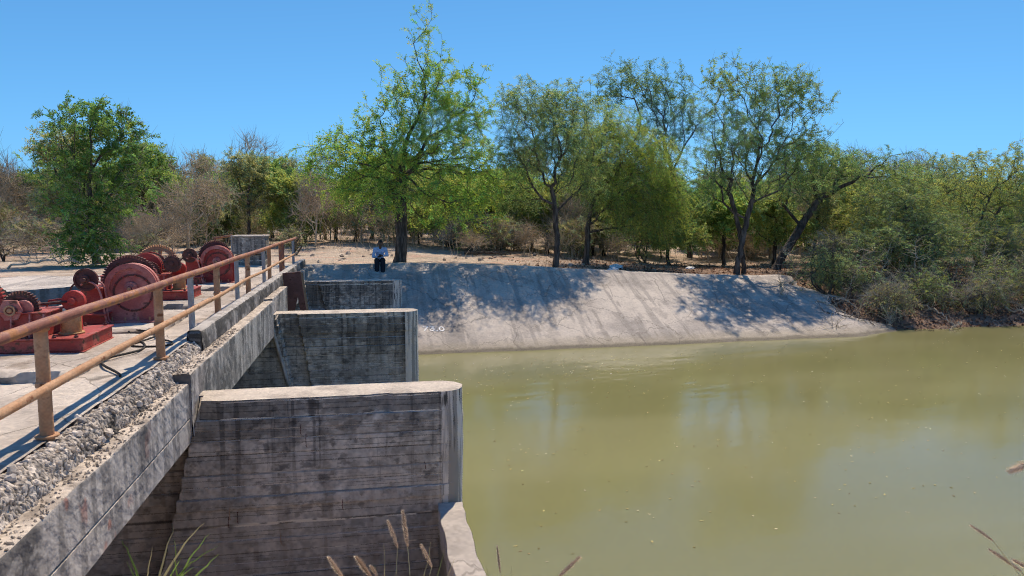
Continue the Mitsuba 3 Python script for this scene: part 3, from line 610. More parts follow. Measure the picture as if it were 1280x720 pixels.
# ------------------------------------------------------------------ upstream apron and block at the far end
ap = thing('apron', 'pale concrete apron with a dark shaded front behind the hoists', 'concrete apron')
xs = np.linspace(0, 1, 70); ys = np.linspace(0, 1, 30); A_, B_ = np.meshgrid(xs, ys, indexing='ij')
f0 = np.array([-19., 9.2]); f1 = np.array([-6.5, 22.2]); b0 = np.array([-24., 24.6]); b1 = np.array([-6.5, 24.7])
AX = (1 - B_) * (f0[0] + (f1[0] - f0[0]) * A_) + B_ * (b0[0] + (b1[0] - b0[0]) * A_)
AY = (1 - B_) * (f0[1] + (f1[1] - f0[1]) * A_) + B_ * (b0[1] + (b1[1] - b0[1]) * A_)
AZ = (meshkit.fbm(np.stack([AX, AY, AX * 0], -1) * .8, 3, 3) - .5) * .08 + .0
obj('top', sheet(AX, AY, AZ, flip=True), 'mat_lining', ap, smooth=40)
wl = np.stack([AX[:, 0], AY[:, 0], AZ[:, 0]], 1); wb = wl.copy(); wb[:, 2] = -3.2
S3 = np.stack([wl, wl + [0.004, -.004, -.03], wl * [1, 1, 0] + [0, 0, -.45], wl * [1, 1, 0] + [0, 0, -1.2], wb], 1)
obj('front', sheet(S3[..., 0], S3[..., 1], S3[..., 2]), 'mat_beam', ap, smooth=30)
bl = thing('concrete_block', 'grey concrete block wall standing at the far end of the deck', 'concrete block')
obj('upper', box(-5.06, -3.90, 28.15, 29.0, .40, 1.03, .02), 'mat_pier', bl); obj('lower', box(-5.0, -3.96, 28.25, 29.0, -.1, .37, .02), 'mat_pier', bl)
obj('capstone', box(-5.10, -3.86, 28.10, 29.04, 1.033, 1.08, .015), 'mat_lining', bl)
#PART2
# ------------------------------------------------------------------ trees
def grow(trunk, lobes, n, seed, bf=.35, flatten=.8, step=.35):
    """nodes and parents of a branching skeleton: trunk polyline, then a minimum spanning tree through points in the lobes"""
    g = rng(seed)
    tr = spline(trunk, max(3, int(sum(np.linalg.norm(np.diff(np.array(trunk, float), axis=0), axis=1)) / step) + 1)) if len(trunk) > 2 else np.linspace(trunk[0], trunk[1], 5)
    tr[1:, :2] += np.cumsum(g.normal(0, .022, (len(tr) - 1, 2)), 0)
    L = np.array(lobes, float); w = L[:, 5] * L[:, 3] * L[:, 4]; k = g.choice(len(L), n, p=w / w.sum())
    d = g.normal(size=(n, 3)); d /= np.linalg.norm(d, axis=1, keepdims=True); d *= (g.random((n, 1)) ** (1 / 2.4)) * (1 + .18 * g.normal(size=(n, 1)))
    pts = L[k, :3] + d * np.stack([L[k, 3], L[k, 3] * flatten, L[k, 4]], 1)
    pts[:, 2] = np.maximum(pts[:, 2], tr[0, 2] + .12)
    nodes = np.vstack([tr, pts]); m = len(tr); N = m + n
    par = np.full(N, -1); par[1:m] = np.arange(m - 1)
    plen = np.zeros(N); plen[1:m] = np.cumsum(np.linalg.norm(np.diff(tr, axis=0), axis=1))
    best = np.full(N, 1e9); bp = np.zeros(N, int); free = np.ones(N, bool); free[:m] = False
    start = int(m * .45)
    for i in range(start, m):
        c = np.linalg.norm(nodes - nodes[i], axis=1) + bf * plen[i]; q = c < best; best[q] = c[q]; bp[q] = i
    for _ in range(n):
        i = int(np.argmin(np.where(free, best, 1e12))); free[i] = False; par[i] = bp[i]
        plen[i] = plen[bp[i]] + np.linalg.norm(nodes[i] - nodes[bp[i]])
        c = np.linalg.norm(nodes - nodes[i], axis=1) + bf * plen[i]; q = free & (c < best); best[q] = c[q]; bp[q] = i
    order = np.argsort(plen)[::-1]
    tips = np.zeros(N); ch = np.bincount(par[par >= 0], minlength=N); tips[ch == 0] = 1
    for i in order:
        if par[i] >= 0: tips[par[i]] += tips[i]
    return nodes, par, tips, m, plen
def skeleton_mesh(sk, R, rt, seed, sides=6, flare=1.35):
    nodes, par, tips, m, plen = sk; g = rng(seed + 99)
    e = math.log(max(tips[0], 2)) / math.log(R / rt); rad = rt * np.maximum(tips, 1) ** (1 / e)
    kids = [[] for _ in nodes]
    for i, p in enumerate(par):
        if p >= 0: kids[p].append(i)
    parts, todo = [], [(0, None)]
    while todo:
        i, frm = todo.pop()
        ch = [] if frm is None else [frm]
        ch.append(i)
        while kids[i]:
            ks = sorted(kids[i], key=lambda q: -tips[q]); todo += [(q, i) for q in ks[1:]]; i = ks[0]; ch.append(i)
        if len(ch) < 2: continue
        p = nodes[ch]; r_ = rad[ch].copy()
        if frm is not None: r_[0] = min(r_[0], r_[1] * 1.15)
        else: r_[0] *= flare; p = p.copy(); p[0, 2] -= .12
        # curve every segment a little
        q, rq = [p[0]], [r_[0]]
        for a in range(1, len(p)):
            l = np.linalg.norm(p[a] - p[a - 1]); k = 2 if l > .25 else 1
            for t in range(1, k + 1):
                f_ = t / k; o = g.normal(0, .05 * l, 3) if t < k else 0; q.append(p[a - 1] * (1 - f_) + p[a] * f_ + o); rq.append(r_[a - 1] * (1 - f_) + r_[a] * f_)
        big = rq[0] > .05
        parts.append(tube(q, rq, sides if not big else sides + 4, caps=False) if rq[0] > .011 else tube(q, rq, 3, caps=False))
    return merge(parts), rad
DENSITY = 1.75
SHRUB = .45
def sprays(sk, rad, n, seed, length=(.25, .5), droop=.25, up=0., rmax=.03, leaves=12, ll=.075, lw=.026, col=(.07, .13, .025), var=.25, hue=.15, twig=.0045, spread=.8, keep=None, upper=None):
    """n leafy twigs on the thin branches: (twig mesh, leaf mesh, leaf colours)"""
    nodes, par, tips, m, plen = sk; g = rng(seed + 7)
    if leaves: n = int(n * DENSITY); ll *= 1.18; lw *= 1.22
    cand = np.where((rad < rmax) & (np.arange(len(nodes)) >= m))[0]
    if keep is not None: cand = cand[keep(nodes[cand])]
    k = g.choice(cand, n); p1 = nodes[k]; p0 = nodes[np.maximum(par[k], 0)]
    t = g.random((n, 1)) ** .6; s = p0 + (p1 - p0) * t
    bd = p1 - p0; bd /= np.linalg.norm(bd, axis=1, keepdims=True) + 1e-9
    d = .7 * bd + spread * g.normal(size=(n, 3)) * .6; d[:, 2] += up - droop * .3; d /= np.linalg.norm(d, axis=1, keepdims=True) + 1e-9
    Ls = g.uniform(*length, (n, 1))
    pos = lambda f_: s + d * Ls * f_ + np.array([0, 0, -1.]) * droop * Ls * f_ ** 2
    mid, end = pos(.5), pos(1.)
    # twig: three-sided prism over two segments
    u = np.cross(d, [.3, .5, .8]); u /= np.linalg.norm(u, axis=1, keepdims=True) + 1e-9; w = np.cross(d, u)
    ring = [np.cos(a) * u + np.sin(a) * w for a in (0, 2.094, 4.189)]
    V = np.stack([s + twig * q for q in ring] + [mid + twig * .75 * q for q in ring] + [end + twig * .2 * q for q in ring], 1)
    F = np.array([[a + o, (a + 1) % 3 + o, (a + 1) % 3 + o + 3] for o in (0, 3) for a in range(3)] + [[a + o, (a + 1) % 3 + o + 3, a + o + 3] for o in (0, 3) for a in range(3)])
    tw = tm(V.reshape(-1, 3), (F[None] + (np.arange(n) * 9)[:, None, None]).reshape(-1, 3))
    if not leaves: return tw, None, None
    f_ = np.linspace(.12, 1., leaves)[None, :, None]
    c = s[:, None] + d[:, None] * Ls[:, None] * f_ + np.array([0, 0, -1.]) * droop * Ls[:, None] * f_ ** 2
    sgn = np.where(np.arange(leaves) % 2, 1, -1)[None, :, None]
    ax = .45 * d[:, None] + sgn * u[:, None] * .8 + g.normal(0, .38, (n, leaves, 3)); ax[..., 2] -= droop * .5
    ax /= np.linalg.norm(ax, axis=-1, keepdims=True)
    nr = w[:, None] + g.normal(0, .5, (n, leaves, 3)); sd = np.cross(ax, nr); sd /= np.linalg.norm(sd, axis=-1, keepdims=True) + 1e-9
    q = ll * g.uniform(.65, 1.25, (n, leaves, 1)); h = lw * .5 * g.uniform(.7, 1.3, (n, leaves, 1))
    V = np.stack([c, c + ax * q * .5 + sd * h, c + ax * q, c + ax * q * .5 - sd * h], 2).reshape(-1, 3)
    a = np.arange(n * leaves)[:, None] * 4
    F = np.vstack([a + [0, 1, 2], a + [0, 2, 3]])
    b = np.exp(g.normal(0, var, (n, 1, 1))) * np.exp(g.normal(0, var * .6, (n, leaves, 1)))
    y = g.normal(0, hue, (n, 1, 1)) + g.normal(0, hue * .5, (n, leaves, 1))
    C = np.array([3.1, 2.85, 3.4]) * np.array(col)[None, None] * b * np.concatenate([1 + 1.3 * y, 1 + .35 * y, 1 - .8 * y], -1)
    C = np.clip(np.repeat(C[:, :, None], 4, 2).reshape(-1, 3), .004, .6)
    return tw, tm(V, F), C
def leafy(name, label, cat, trunk, lobes, n, seed, R=.13, ns=1500, mat='mat_bark', group=None, bf=.35, rt=.006, bare=0, keepbare=None, flatten=.8, extra=(), **kw):
    sk = grow(trunk, lobes, n, seed, bf, flatten); mesh, rad = skeleton_mesh(sk, R, rt, seed)
    tw, lf, C = sprays(sk, rad, ns, seed, **kw)
    t = thing(name, label, cat, group); ex = []
    for i, tr2 in enumerate(extra):
        sk2 = grow(tr2[0], tr2[1], tr2[2], seed + 50 + i, bf, flatten); m2, r2 = skeleton_mesh(sk2, tr2[3], rt, seed + 50 + i); ex.append(m2)
    obj('trunk', cat_([mesh, *ex]), mat, t, smooth=True)
    bt = [tw]
    if bare:
        b_, _, _ = sprays(sk, rad, bare, seed + 5, length=(.3, .75), droop=.0, up=.25, leaves=0, keep=keepbare, twig=.006); bt.append(b_)
    obj('twigs', cat_(bt), 'mat_dry_twig' if bare else mat, t, kind='stuff')
    if lf is not None: obj('crown', lf, 'mat_leaf', t, color=C)
    return t
G1, G2, G3, G4, G5 = (.105, .185, .028), (.065, .13, .024), (.135, .205, .034), (.080, .130, .034), (.115, .150, .036)
leafy('tree', 'tallest green tree with thick dark trunk beside the seated man', 'tree',
      [(.99, 30.75, -.25), (1.03, 30.72, 2.4), (1.45, 30.72, 4.97), (2.05, 30.72, 6.4), (1.85, 30.7, 7.9)],
      [(2.05, 30.72, 8.6, .95, 1.7, .55), (3.0, 31.0, 7.2, 1.6, 1.2, 1.0), (1.1, 31.0, 6.9, 1.3, 1.1, .8), (.6, 30.8, 5.6, 1.5, 1.0, .8), (3.5, 30.6, 5.8, 1.6, 1.1, 1.0), (2.1, 30.4, 5.6, 1.8, 1.2, .8), (1.84, 30.42, 4.31, 3.2, 1.25, 1.5), (-.81, 29.7, 3.75, 2.15, 1.38, 1.8), (4.42, 31.5, 3.6, 1.9, 1.4, .9), (.98, 29.4, 2.6, 2.4, .9, .9), (3.41, 31.7, 2.1, 2.4, .95, .7), (3.4, 29.3, 2.5, 1.4, .8, .5)],
      1150, 1, R=.25, ns=2700, leaves=12, ll=.085, lw=.032, col=G1, length=(.25, .55), droop=.2, bf=.5)
leafy('tree', 'slim tree with dark forked trunk at the top edge of the lining', 'tree',
      [(7.66, 31.2, -.4), (7.54, 31.16, 2.02), (7.36, 31.16, 3.0)],
      [(6.41, 31.16, 6.4, 1.5, 1.2, 1.2), (8.48, 31.76, 6.4, 1.3, 1.3, 1.0), (5.7, 30.66, 4.38, 1.06, 1.35, .9), (7.46, 31.16, 4.6, 1.8, 1.4, 1.2), (9.5, 32.1, 4.56, 1.06, 1.6, .6), (6.88, 31.6, 2.9, 1.3, .7, .35), (7.3, 30.2, 5.4, 1.2, .9, .5), (6.0, 31.8, 2.8, 1.5, .8, .5), (9.0, 31.0, 3.2, 1.4, .9, .5)],
      760, 2, R=.12, ns=2400, leaves=14, ll=.075, lw=.018, col=(.105, .155, .042), length=(.3, .6), droop=.45, bf=.5)
leafy('tree', 'feathery yellow green tree with weeping foliage and curved trunk', 'tree',
      [(10.0, 34.72, -.5), (10.1, 34.72, 1.14), (10.46, 34.72, 2.68)],
      [(11.05, 34.72, 5.7, 1.9, 1.6, 1.2), (12.55, 34.3, 4.2, 2.1, 1.7, 1.5), (13.64, 33.9, 2.3, 1.4, 1.5, 1.1), (11.5, 34.1, 2.5, 1.8, 1.3, .9), (10.2, 35.2, 4.42, 1.36, 1.8, .8), (12.4, 33.6, 2.6, 1.6, 1.4, .8)],
      800, 3, R=.135, ns=3500, leaves=16, ll=.085, lw=.017, col=G3, length=(.4, .8), droop=.9, bf=.5)
leafy('tree', 'airy blue green tree rising behind the feathery one', 'tree',
      [(17.27, 39.05, -.5), (16.87, 39.05, 2.13), (15.87, 39.05, 5.17)],
      [(13.73, 39.05, 9.0, 1.7, 1.3, 1.0), (15.77, 39.55, 8.0, 1.67, 1.9, 1.0), (15.16, 39.05, 5.8, 1.9, 1.6, .7), (12.56, 39.5, 8.2, 1.1, 1.2, .5), (17.6, 39.5, 7.0, 1.3, 1.5, .5)],
      520, 4, R=.13, ns=1100, leaves=11, ll=.085, lw=.032, col=(.065, .11, .04), length=(.3, .6), droop=.15, bf=.5)
leafy('tree', 'open tree with leaning dark stems and bare twigs at the top', 'tree',
      [(15.95, 31.0, -.85), (16.28, 31.0, 1.02), (16.7, 31.0, 2.98)],
      [(15.11, 31.0, 7.3, 1.5, 1.4, .8), (17.48, 31.5, 7.3, 1.5, 1.5, 1.0), (19.0, 31.3, 7.0, 1.4, 1.5, .9), (16.14, 31.0, 5.0, 2.1, 1.5, 1.3), (18.6, 31.0, 4.7, 1.9, 1.5, 1.2), (14.82, 31.3, 3.4, 1.5, 1.5, .9), (17.2, 30.2, 3.6, 1.6, 1.2, .6)],
      850, 5, R=.125, ns=1900, leaves=12, ll=.08, lw=.028, col=G4, length=(.25, .5), droop=.2, bf=.45, bare=420, keepbare=lambda p: p[:, 2] > 4.6,
      extra=[([(16.45, 31.3, -.85), (16.2, 31.3, .9), (15.5, 31.2, 2.8)], [(15.0, 31.3, 4.6, 1.2, 1.5, 1)], 90, .10)])
leafy('tree', 'dark tree leaning right with long horizontal limbs over the bank', 'tree',
      [(19.3, 33.5, -.95), (20.5, 33.53, .93), (21.79, 33.53, 2.69)],
      [(21.16, 34.0, 4.4, 1.9, 1.5, 1.2), (22.61, 33.5, 3.9, 2.1, 1.2, 1.1), (24.59, 33.2, 3.9, 2.1, 1.1, .8), (20.02, 33.8, 3.2, 2.0, 1.2, .8), (26.18, 32.9, 3.1, 1.5, .9, .5)],
      650, 6, R=.2, ns=1500, leaves=12, ll=.08, lw=.024, col=G4, length=(.25, .5), droop=.25, bf=.3, bare=200)
leafy('tree', 'bushy green tree with bright lower leaves left of the hoists', 'tree',
      [(-10.7, 31.45, -.2), (-10.77, 31.45, 1.3), (-10.79, 31.45, 2.99)],
      [(-10.86, 31.45, 5.4, 1.6, 1.0, 1.2), (-9.77, 31.95, 4.7, 1.4, 1.3, 1.1), (-11.24, 31.45, 3.7, 1.6, 1.2, 1.1), (-9.35, 31.75, 3.2, 1.2, 1.3, .8), (-10.62, 30.6, 2.1, 1.6, 1.0, 1.3), (-10.28, 30.2, .6, 1.3, .7, 1.5), (-11.0, 30.6, .9, 1.2, .7, .8)],
      750, 7, R=.16, ns=1500, leaves=12, ll=.095, lw=.038, col=(.06, .115, .024), length=(.2, .45), droop=.2, bf=.5, bare=260, keepbare=lambda p: (p[:, 0] > -9.6) & (p[:, 2] > 2))
arch = dict(leaves=12, ll=.075, lw=.024, length=(.25, .5), droop=.4, bf=.3)
leafy('tree', 'low arching tree over the debris covered bank', 'tree', [(26.4, 34.3, -1.0), (26.9, 34.4, 1.08), (27.56, 34.6, 2.53)],
      [(26.13, 34.6, 3.1, 2.4, 1.3, 1.0), (27.41, 33.8, 2.2, 2.4, 1.5, 1.0), (25.19, 35.1, 1.6, 1.8, 1.2, .7), (26.43, 33.0, .4, 2.5, 1.2, 1.0), (25.2, 31.6, .3, 1.8, 1.0, .7)], 700, 8, R=.17, ns=2100, col=G5, bare=160, **arch)
leafy('tree', 'spreading scrub tree, second from the right edge', 'tree', [(30.7, 37.0, -1.0), (31.24, 37.0, 1.23), (31.8, 37.1, 2.8)],
      [(30.98, 37.1, 3.8, 2.6, 1.6, 1.0), (33.77, 37.6, 3.4, 2.2, 1.9, 1.0), (31.32, 35.6, 1.0, 2.8, 1.5, 1.1), (28.9, 34.6, .9, 1.8, 1.3, .8)], 700, 9, R=.18, ns=2100, col=(.095, .135, .04), bare=200, **arch)
leafy('tree', 'wide scrub tree at the right edge of the view', 'tree', [(29.87, 32.5, -1.0), (29.86, 32.57, 1.11), (30.42, 32.57, 2.91)],
      [(30.14, 32.6, 3.6, 2.2, 1.6, 1.1), (32.31, 32.9, 3.4, 1.8, 2.1, 1.0), (30.08, 31.6, 1.0, 2.1, 1.4, 1.1), (32.92, 32.6, .9, 1.6, 1.9, 1.0), (29.2, 30.6, .4, 2.2, 1.2, 1.0)], 760, 10, R=.16, ns=2200, col=G5, bare=240, **arch)
leafy('tree', 'many stemmed tree drooping over the bank behind the feathery bush', 'tree', [(23.4, 31.0, -1.3), (23.6, 31.0, .4), (24.3, 31.0, 1.8)],
      [(24.0, 31.0, 2.3, 1.9, 1.0, 1.0), (25.2, 30.4, 1.1, 1.8, 1.0, 1.0), (22.9, 30.4, 1.1, 1.3, .9, .8), (22.0, 29.6, .6, 1.6, .9, .8), (24.6, 29.4, .2, 1.8, .9, .7)], 560, 11, R=.13, ns=1500, col=(.07, .105, .034), bare=220, **arch)
# shrubs on the bank
def shrub(label, x, y, rx, rz, n, seed, ns, col=None, name='shrub', cat='shrub', group=None, R=.05, **kw):
    z = gz(x, y); g = rng(seed)
    lobes = [(x + g.uniform(-.4, .4) * rx, y + g.uniform(-.3, .3) * rx, z + rz * g.uniform(.7, 1.1), rx * g.uniform(.6, .9), rz * g.uniform(.6, .8), 1) for _ in range(3)]
    stems = [([(x + g.uniform(-.3, .3) * rx, y + g.uniform(-.2, .2) * rx, z - .1), (x + g.uniform(-.5, .5) * rx, y + g.uniform(-.3, .3), z + rz * .6), (x + g.uniform(-.7, .7) * rx, y + g.uniform(-.3, .3), z + rz * 1.2)], lobes, max(12, n // 6), R * .7) for _ in range(3)]
    kw = {**dict(leaves=10, ll=.07, lw=.022, length=(.2, .45), droop=.3, bf=.2), **kw}
    return leafy(name, label, cat, [(x, y, z - .1), (x + .1, y, z + rz * .45), (x + .05, y, z + rz * .8)], lobes, n, seed, R=R, ns=int(ns * SHRUB), rt=.005, extra=stems, group=group, **({'col': col} if col else {}), **kw)
shrub('feathery grey green bush leaning over the right end of the lining', 18.9, 28.4, 1.9, 1.15, 360, 21, 1200, (.095, .14, .05), lw=.014, ll=.09, droop=.6)
shrub('dark green bush low on the bank above the water, right of the feathery bush', 22.4, 27.6, 1.7, .95, 300, 22, 700, (.075, .11, .03), bare=420)
shrub('leafy bush hanging above the water near the right edge', 26.2, 27.8, 2.3, 1.25, 380, 23, 1000, (.085, .12, .035), bare=480)
shrub('low brown green bush by the water at the right edge of the frame', 30.2, 28.4, 2.1, 1.1, 320, 24, 800, (.095, .115, .04), bare=420)
shrub('tangled bush drooping to the water beside the pointed end of the lining', 20.3, 26.3, 1.4, .8, 260, 33, 520, (.10, .12, .045), bare=800, droop=.7)
shrub('tangled bush with bare twigs hanging into the water, middle of the right bank', 24.3, 26.2, 1.6, .8, 280, 34, 560, (.085, .11, .035), bare=900, droop=.7)
shrub('tangled bush with bare twigs hanging into the water near the right edge', 28.3, 26.6, 1.7, .9, 280, 35, 620, (.095, .12, .04), bare=900, droop=.7)
shrub('leafy brown green bush behind the feathery bush under the leaning tree', 20.8, 30.6, 1.5, 1.1, 280, 36, 700, (.10, .125, .04), bare=700)
shrub('dry leafy bush under the arching tree on the right bank', 25.0, 30.8, 1.7, 1.2, 280, 37, 760, (.09, .12, .035), bare=700)
shrub('dry leafy bush under the spreading trees at the right edge', 29.6, 30.6, 1.8, 1.2, 280, 38, 760, (.10, .12, .04), bare=700)
shrub('dry twiggy bush at the foot of the bushy tree left of the hoists', -9.0, 32.0, .9, .8, 160, 31, 120, (.08, .10, .04), bare=420)
shrub('dry twiggy bush on the sand at the left edge of the view', -15.2, 34.0, 1.2, .7, 160, 32, 60, (.09, .10, .05), bare=460)
shrub('small bright green shrub between the tallest tree and the forked tree', 5.0, 38.3, 1.0, 1.3, 160, 25, 260, (.13, .19, .03))
shrub('sparse green shrub right behind the curved trunk of the feathery tree', 10.6, 38.8, 1.1, 1.3, 170, 26, 230, (.09, .14, .03))
shrub('thin green shrub under the airy tree behind the leaf litter', 14.0, 37.5, 1.2, 1.2, 170, 27, 260, (.10, .15, .035))
shrub('grey green bush beyond the far end of the deck', -3.8, 36.5, .8, .8, 130, 28, 240, (.08, .10, .04), bare=120)

# wood behind: prototypes, then one instance per tree
def proto(name, trunk, lobes, n, seed, R, ns, mats, bare=0, **kw):
    sk = grow(trunk, lobes, n, seed, .45); mesh, rad = skeleton_mesh(sk, R, .007, seed, sides=4); d = {'type': 'shapegroup', 'trunk': mikit.ply(mesh, mats[0], smooth=True)}
    if ns:
        tw, lf, C = sprays(sk, rad, ns, seed, **kw); d['twigs'] = mikit.ply(tw, mats[1]); d['crown'] = mikit.ply(lf, 'mat_leaf', color=C)
    if bare:
        tw, _, _ = sprays(sk, rad, bare, seed + 3, length=(.35, .9), droop=0, up=.3, leaves=0, twig=.008); d['bare_twigs'] = mikit.ply(tw, 'mat_dry_twig')
    scene[name] = d
def lob(seed, h, w, z0=.30, k=8):
    g = rng(seed); return [(g.uniform(-.55, .55) * w, g.uniform(-.5, .5) * w, h * g.uniform(z0, .84), w * g.uniform(.45, .7), h * g.uniform(.13, .2), 1) for _ in range(k)]
bgkw = dict(leaves=11, ll=.12, lw=.048, length=(.3, .6), droop=.25)
proto('wood_green_a', [(0, 0, -.1), (.1, 0, 1.8), (.0, .1, 3.6)], lob(1, 6.6, 2.4), 420, 41, .12, 1500, ('mat_bark', 'mat_bark'), col=(.105, .165, .034), **bgkw)
proto('wood_green_b', [(0, 0, -.1), (-.2, 0, 1.5), (.2, .1, 3.4)], lob(2, 6.2, 2.7, .28), 420, 42, .13, 1500, ('mat_bark', 'mat_bark'), col=(.085, .140, .032), **bgkw)
proto('wood_green_c', [(0, 0, -.1), (.2, 0, 1.2), (.5, .1, 2.6)], lob(3, 5.2, 2.6, .2), 420, 43, .11, 1400, ('mat_bark', 'mat_bark'), col=(.130, .175, .042), **bgkw)
proto('wood_olive_d', [(0, 0, -.1), (.1, .1, 1.6), (.1, .1, 3.9)], lob(4, 7.0, 2.1, .35), 380, 44, .12, 800, ('mat_bark', 'mat_dry_twig'), bare=260, col=(.12, .145, .055), **bgkw)
proto('wood_bare_e', [(0, 0, -.1), (.15, 0, 1.4), (.1, .1, 3.2)], lob(5, 6.2, 2.4, .3), 460, 45, .10, 0, ('mat_dry_twig', 'mat_dry_twig'), bare=1500)
proto('brush_bare_f', [(0, 0, -.1), (.05, 0, .5), (.1, .1, 1.1)], lob(6, 2.7, 1.5, .4), 260, 46, .045, 0, ('mat_dry_twig', 'mat_dry_twig'), bare=900)
proto('brush_bare_g', [(0, 0, -.1), (-.05, 0, .4), (.1, .1, .9)], lob(7, 2.2, 1.6, .4), 260, 47, .045, 110, ('mat_dry_twig', 'mat_dry_twig'), bare=700, col=(.09, .11, .045), **bgkw)
proto('bush_green_h', [(0, 0, -.1), (.05, 0, .5), (.1, .1, 1.0)], lob(8, 2.6, 1.7, .3), 220, 48, .05, 520, ('mat_bark', 'mat_bark'), col=(.08, .12, .03), **bgkw)
KIND = {'bush_green_h': ('green leafy bush between the trunks behind the banks', ''), 'wood_green_a': ('green tree in the wood behind, tall rounded crown', 'slender'), 'wood_green_b': ('dark green tree in the wood behind, broad crown', ''), 'wood_green_c': ('light green low tree in the wood behind', ''),
        'wood_olive_d': ('tall olive tree in the wood behind with bare twigs on top', ''), 'wood_bare_e': ('leafless grey tree in the wood behind the banks', ''),
        'brush_bare_f': ('leafless grey brown bush between the trunks behind the banks', ''), 'brush_bare_g': ('dry bush with a few dull leaves behind the banks', '')}
def stand(kind, x, y, s, rz, sz=1.0, label=None):
    tree = kind.startswith('wood')
    k = key_for('wood_tree' if tree else 'dry_bush')
    scene[k] = {'type': 'instance', 'to_world': T().translate([x, y, gz(x, y)]).rotate([0, 0, 1], rz).scale([s, s, s * sz]), 'g': {'type': 'ref', 'id': kind}}
    tag(k, label or KIND[kind][0], 'tree' if tree else 'bush', None if label else ({'wood_green_a': 'rounded green trees of the wood', 'wood_green_b': 'dark green trees of the wood', 'wood_green_c': 'low light green trees of the wood', 'wood_olive_d': 'olive trees of the wood', 'wood_bare_e': 'leafless trees of the wood', 'brush_bare_f': 'leafless bushes', 'brush_bare_g': 'dry leafy bushes', 'bush_green_h': 'green bushes of the wood'}[kind]))
g = rng(77)
# trees one can tell apart in the picture
stand('wood_green_b', -7.2, 56, 1.02, 20, 1.0, 'dark green tree above the far red guard, right of bare grey trees')
stand('wood_bare_e', -9.6, 58, 1.2, 50, 1.1, 'leafless tree standing tall left of the dark green tree behind the hoists')
stand('wood_bare_e', -3.6, 57, 1.1, 150, 1.05, 'leafless tree between the dark green tree and the wood behind the block')
stand('wood_green_a', -.2, 56, 1.12, 80, 1.05, 'rounded tree with several dark trunks behind the concrete block')
stand('wood_green_a', 2.2, 60, 1.2, 200, 1.1, 'rounded tree behind the left side of the tallest tree')
stand('wood_bare_e', -16.2, 44, .8, 10, .9, 'leafless grey tree at the left edge of the view')
stand('wood_bare_e', -8.3, 35.5, .82, 70, 1.0, 'leafless tree at the right flank of the bushy tree left of the hoists')
stand('wood_bare_e', 25.8, 42, 1.05, 30, 1.0, 'leafless crown standing above the leaning dark tree')
stand('wood_bare_e', 33.5, 43, 1.05, 200, 1.0, 'leafless crown above the scrub near the right edge')
stand('wood_olive_d', 30.0, 44, .85, 120, 1.0, 'olive tree between two leafless crowns on the right')
for i, (kd, x, y, s_, lb) in enumerate([('wood_green_c', 4.2, 41.0, .95, 'light green tree filling the gap between the tallest and the forked tree'), ('wood_green_a', 7.2, 42.5, .92, 'green tree right behind the forked tree'), ('wood_green_c', 10.0, 43.0, 1.0, 'light green tree behind the slim forked tree and the feathery tree'),
        ('wood_green_c', 13.2, 42.0, 1.0, 'light green tree behind the feathery weeping tree'), ('wood_green_c', 15.2, 37.0, .80, 'low light green tree between the feathery tree and the open tree'), ('wood_green_a', 18.6, 37.6, .85, 'green tree behind the open tree with leaning stems'),
        ('wood_green_c', 21.4, 37.2, .95, 'light green tree behind the dark leaning tree'), ('wood_olive_d', 24.0, 37.8, .72, 'olive tree behind the limbs of the leaning tree'), ('wood_green_c', 27.5, 38.6, 1.0, 'light green tree behind the arching tree on the right bank'), ('wood_green_a', -1.2, 47.0, .82, 'green tree behind the seated man, left of the tallest tree'),
        ('wood_green_c', -4.2, 46.0, .85, 'light green tree just beyond the far concrete block'), ('wood_olive_d', -7.0, 44.0, .78, 'olive tree standing behind the far hoists')]):
    stand(kd, x, y, s_, 37 * i, 1.0, lb)
for x, y, s_, rz, lb in ((23.0, 40.5, 1.0, 75, 'leafless crown between the open tree and the drooping trees on the right'), (28.6, 41.0, 1.08, 310, 'leafless twiggy crown over the arching tree on the right bank'), (31.5, 39.5, .95, 15, 'leafless twiggy crown behind the spreading scrub tree'), (36.5, 45.0, 1.1, 250, 'leafless crown at the far right above the scrub')):
    stand('wood_bare_e', x, y, s_, rz, 1.05, lb)
def scatter(n, ys, kinds, pr, s, gap, sz=(.9, 1.1), bump=None):
    put_ = []
    tries = 0
    while len(put_) < n and tries < 8000:
        tries += 1
        y = g.uniform(*ys); th = g.uniform(-.47, .81); x = y * math.tan(th)
        if y < 46 and -14 < x < 3.5 and y < 40: continue
        if any((x - a) ** 2 + (y - b) ** 2 < gap * gap for a, b in put_): continue
        put_.append((x, y)); k = g.choice(len(kinds), p=pr(x, y) if callable(pr) else pr)
        stand(kinds[k], x, y, g.uniform(*s), g.uniform(0, 360), g.uniform(*sz))
for i in range(30):
    x = g.uniform(3.5, 25); y = 37.2 + .16 * max(x - 8, 0) + g.uniform(0, 5); stand('brush_bare_f' if i % 3 else 'brush_bare_g', x, y, g.uniform(.5, .95), g.uniform(0, 360))
for i in range(14):
    x = g.uniform(-24, -9.5); y = 34 + .5 * (-9.5 - x) + g.uniform(0, 8); stand('brush_bare_f' if i % 3 else 'brush_bare_g', x, y, g.uniform(.4, .9), g.uniform(0, 360))
left = lambda x, y: [.2, .16, .12, .14, .38] if x < 4 else [.26, .26, .22, .14, .12]
scatter(56, (42, 56), ['wood_green_a', 'wood_green_b', 'wood_green_c', 'wood_olive_d', 'wood_bare_e'], left, (.72, 1.0), 2.2)
scatter(60, (58, 82), ['wood_green_a', 'wood_green_b', 'wood_green_c', 'wood_olive_d', 'wood_bare_e'], left, (.8, 1.1), 2.9)
scatter(80, (40, 54), ['brush_bare_f', 'brush_bare_g', 'bush_green_h'], [.45, .35, .2], (.6, 1.1), 1.4, sz=(.9, 1.9))
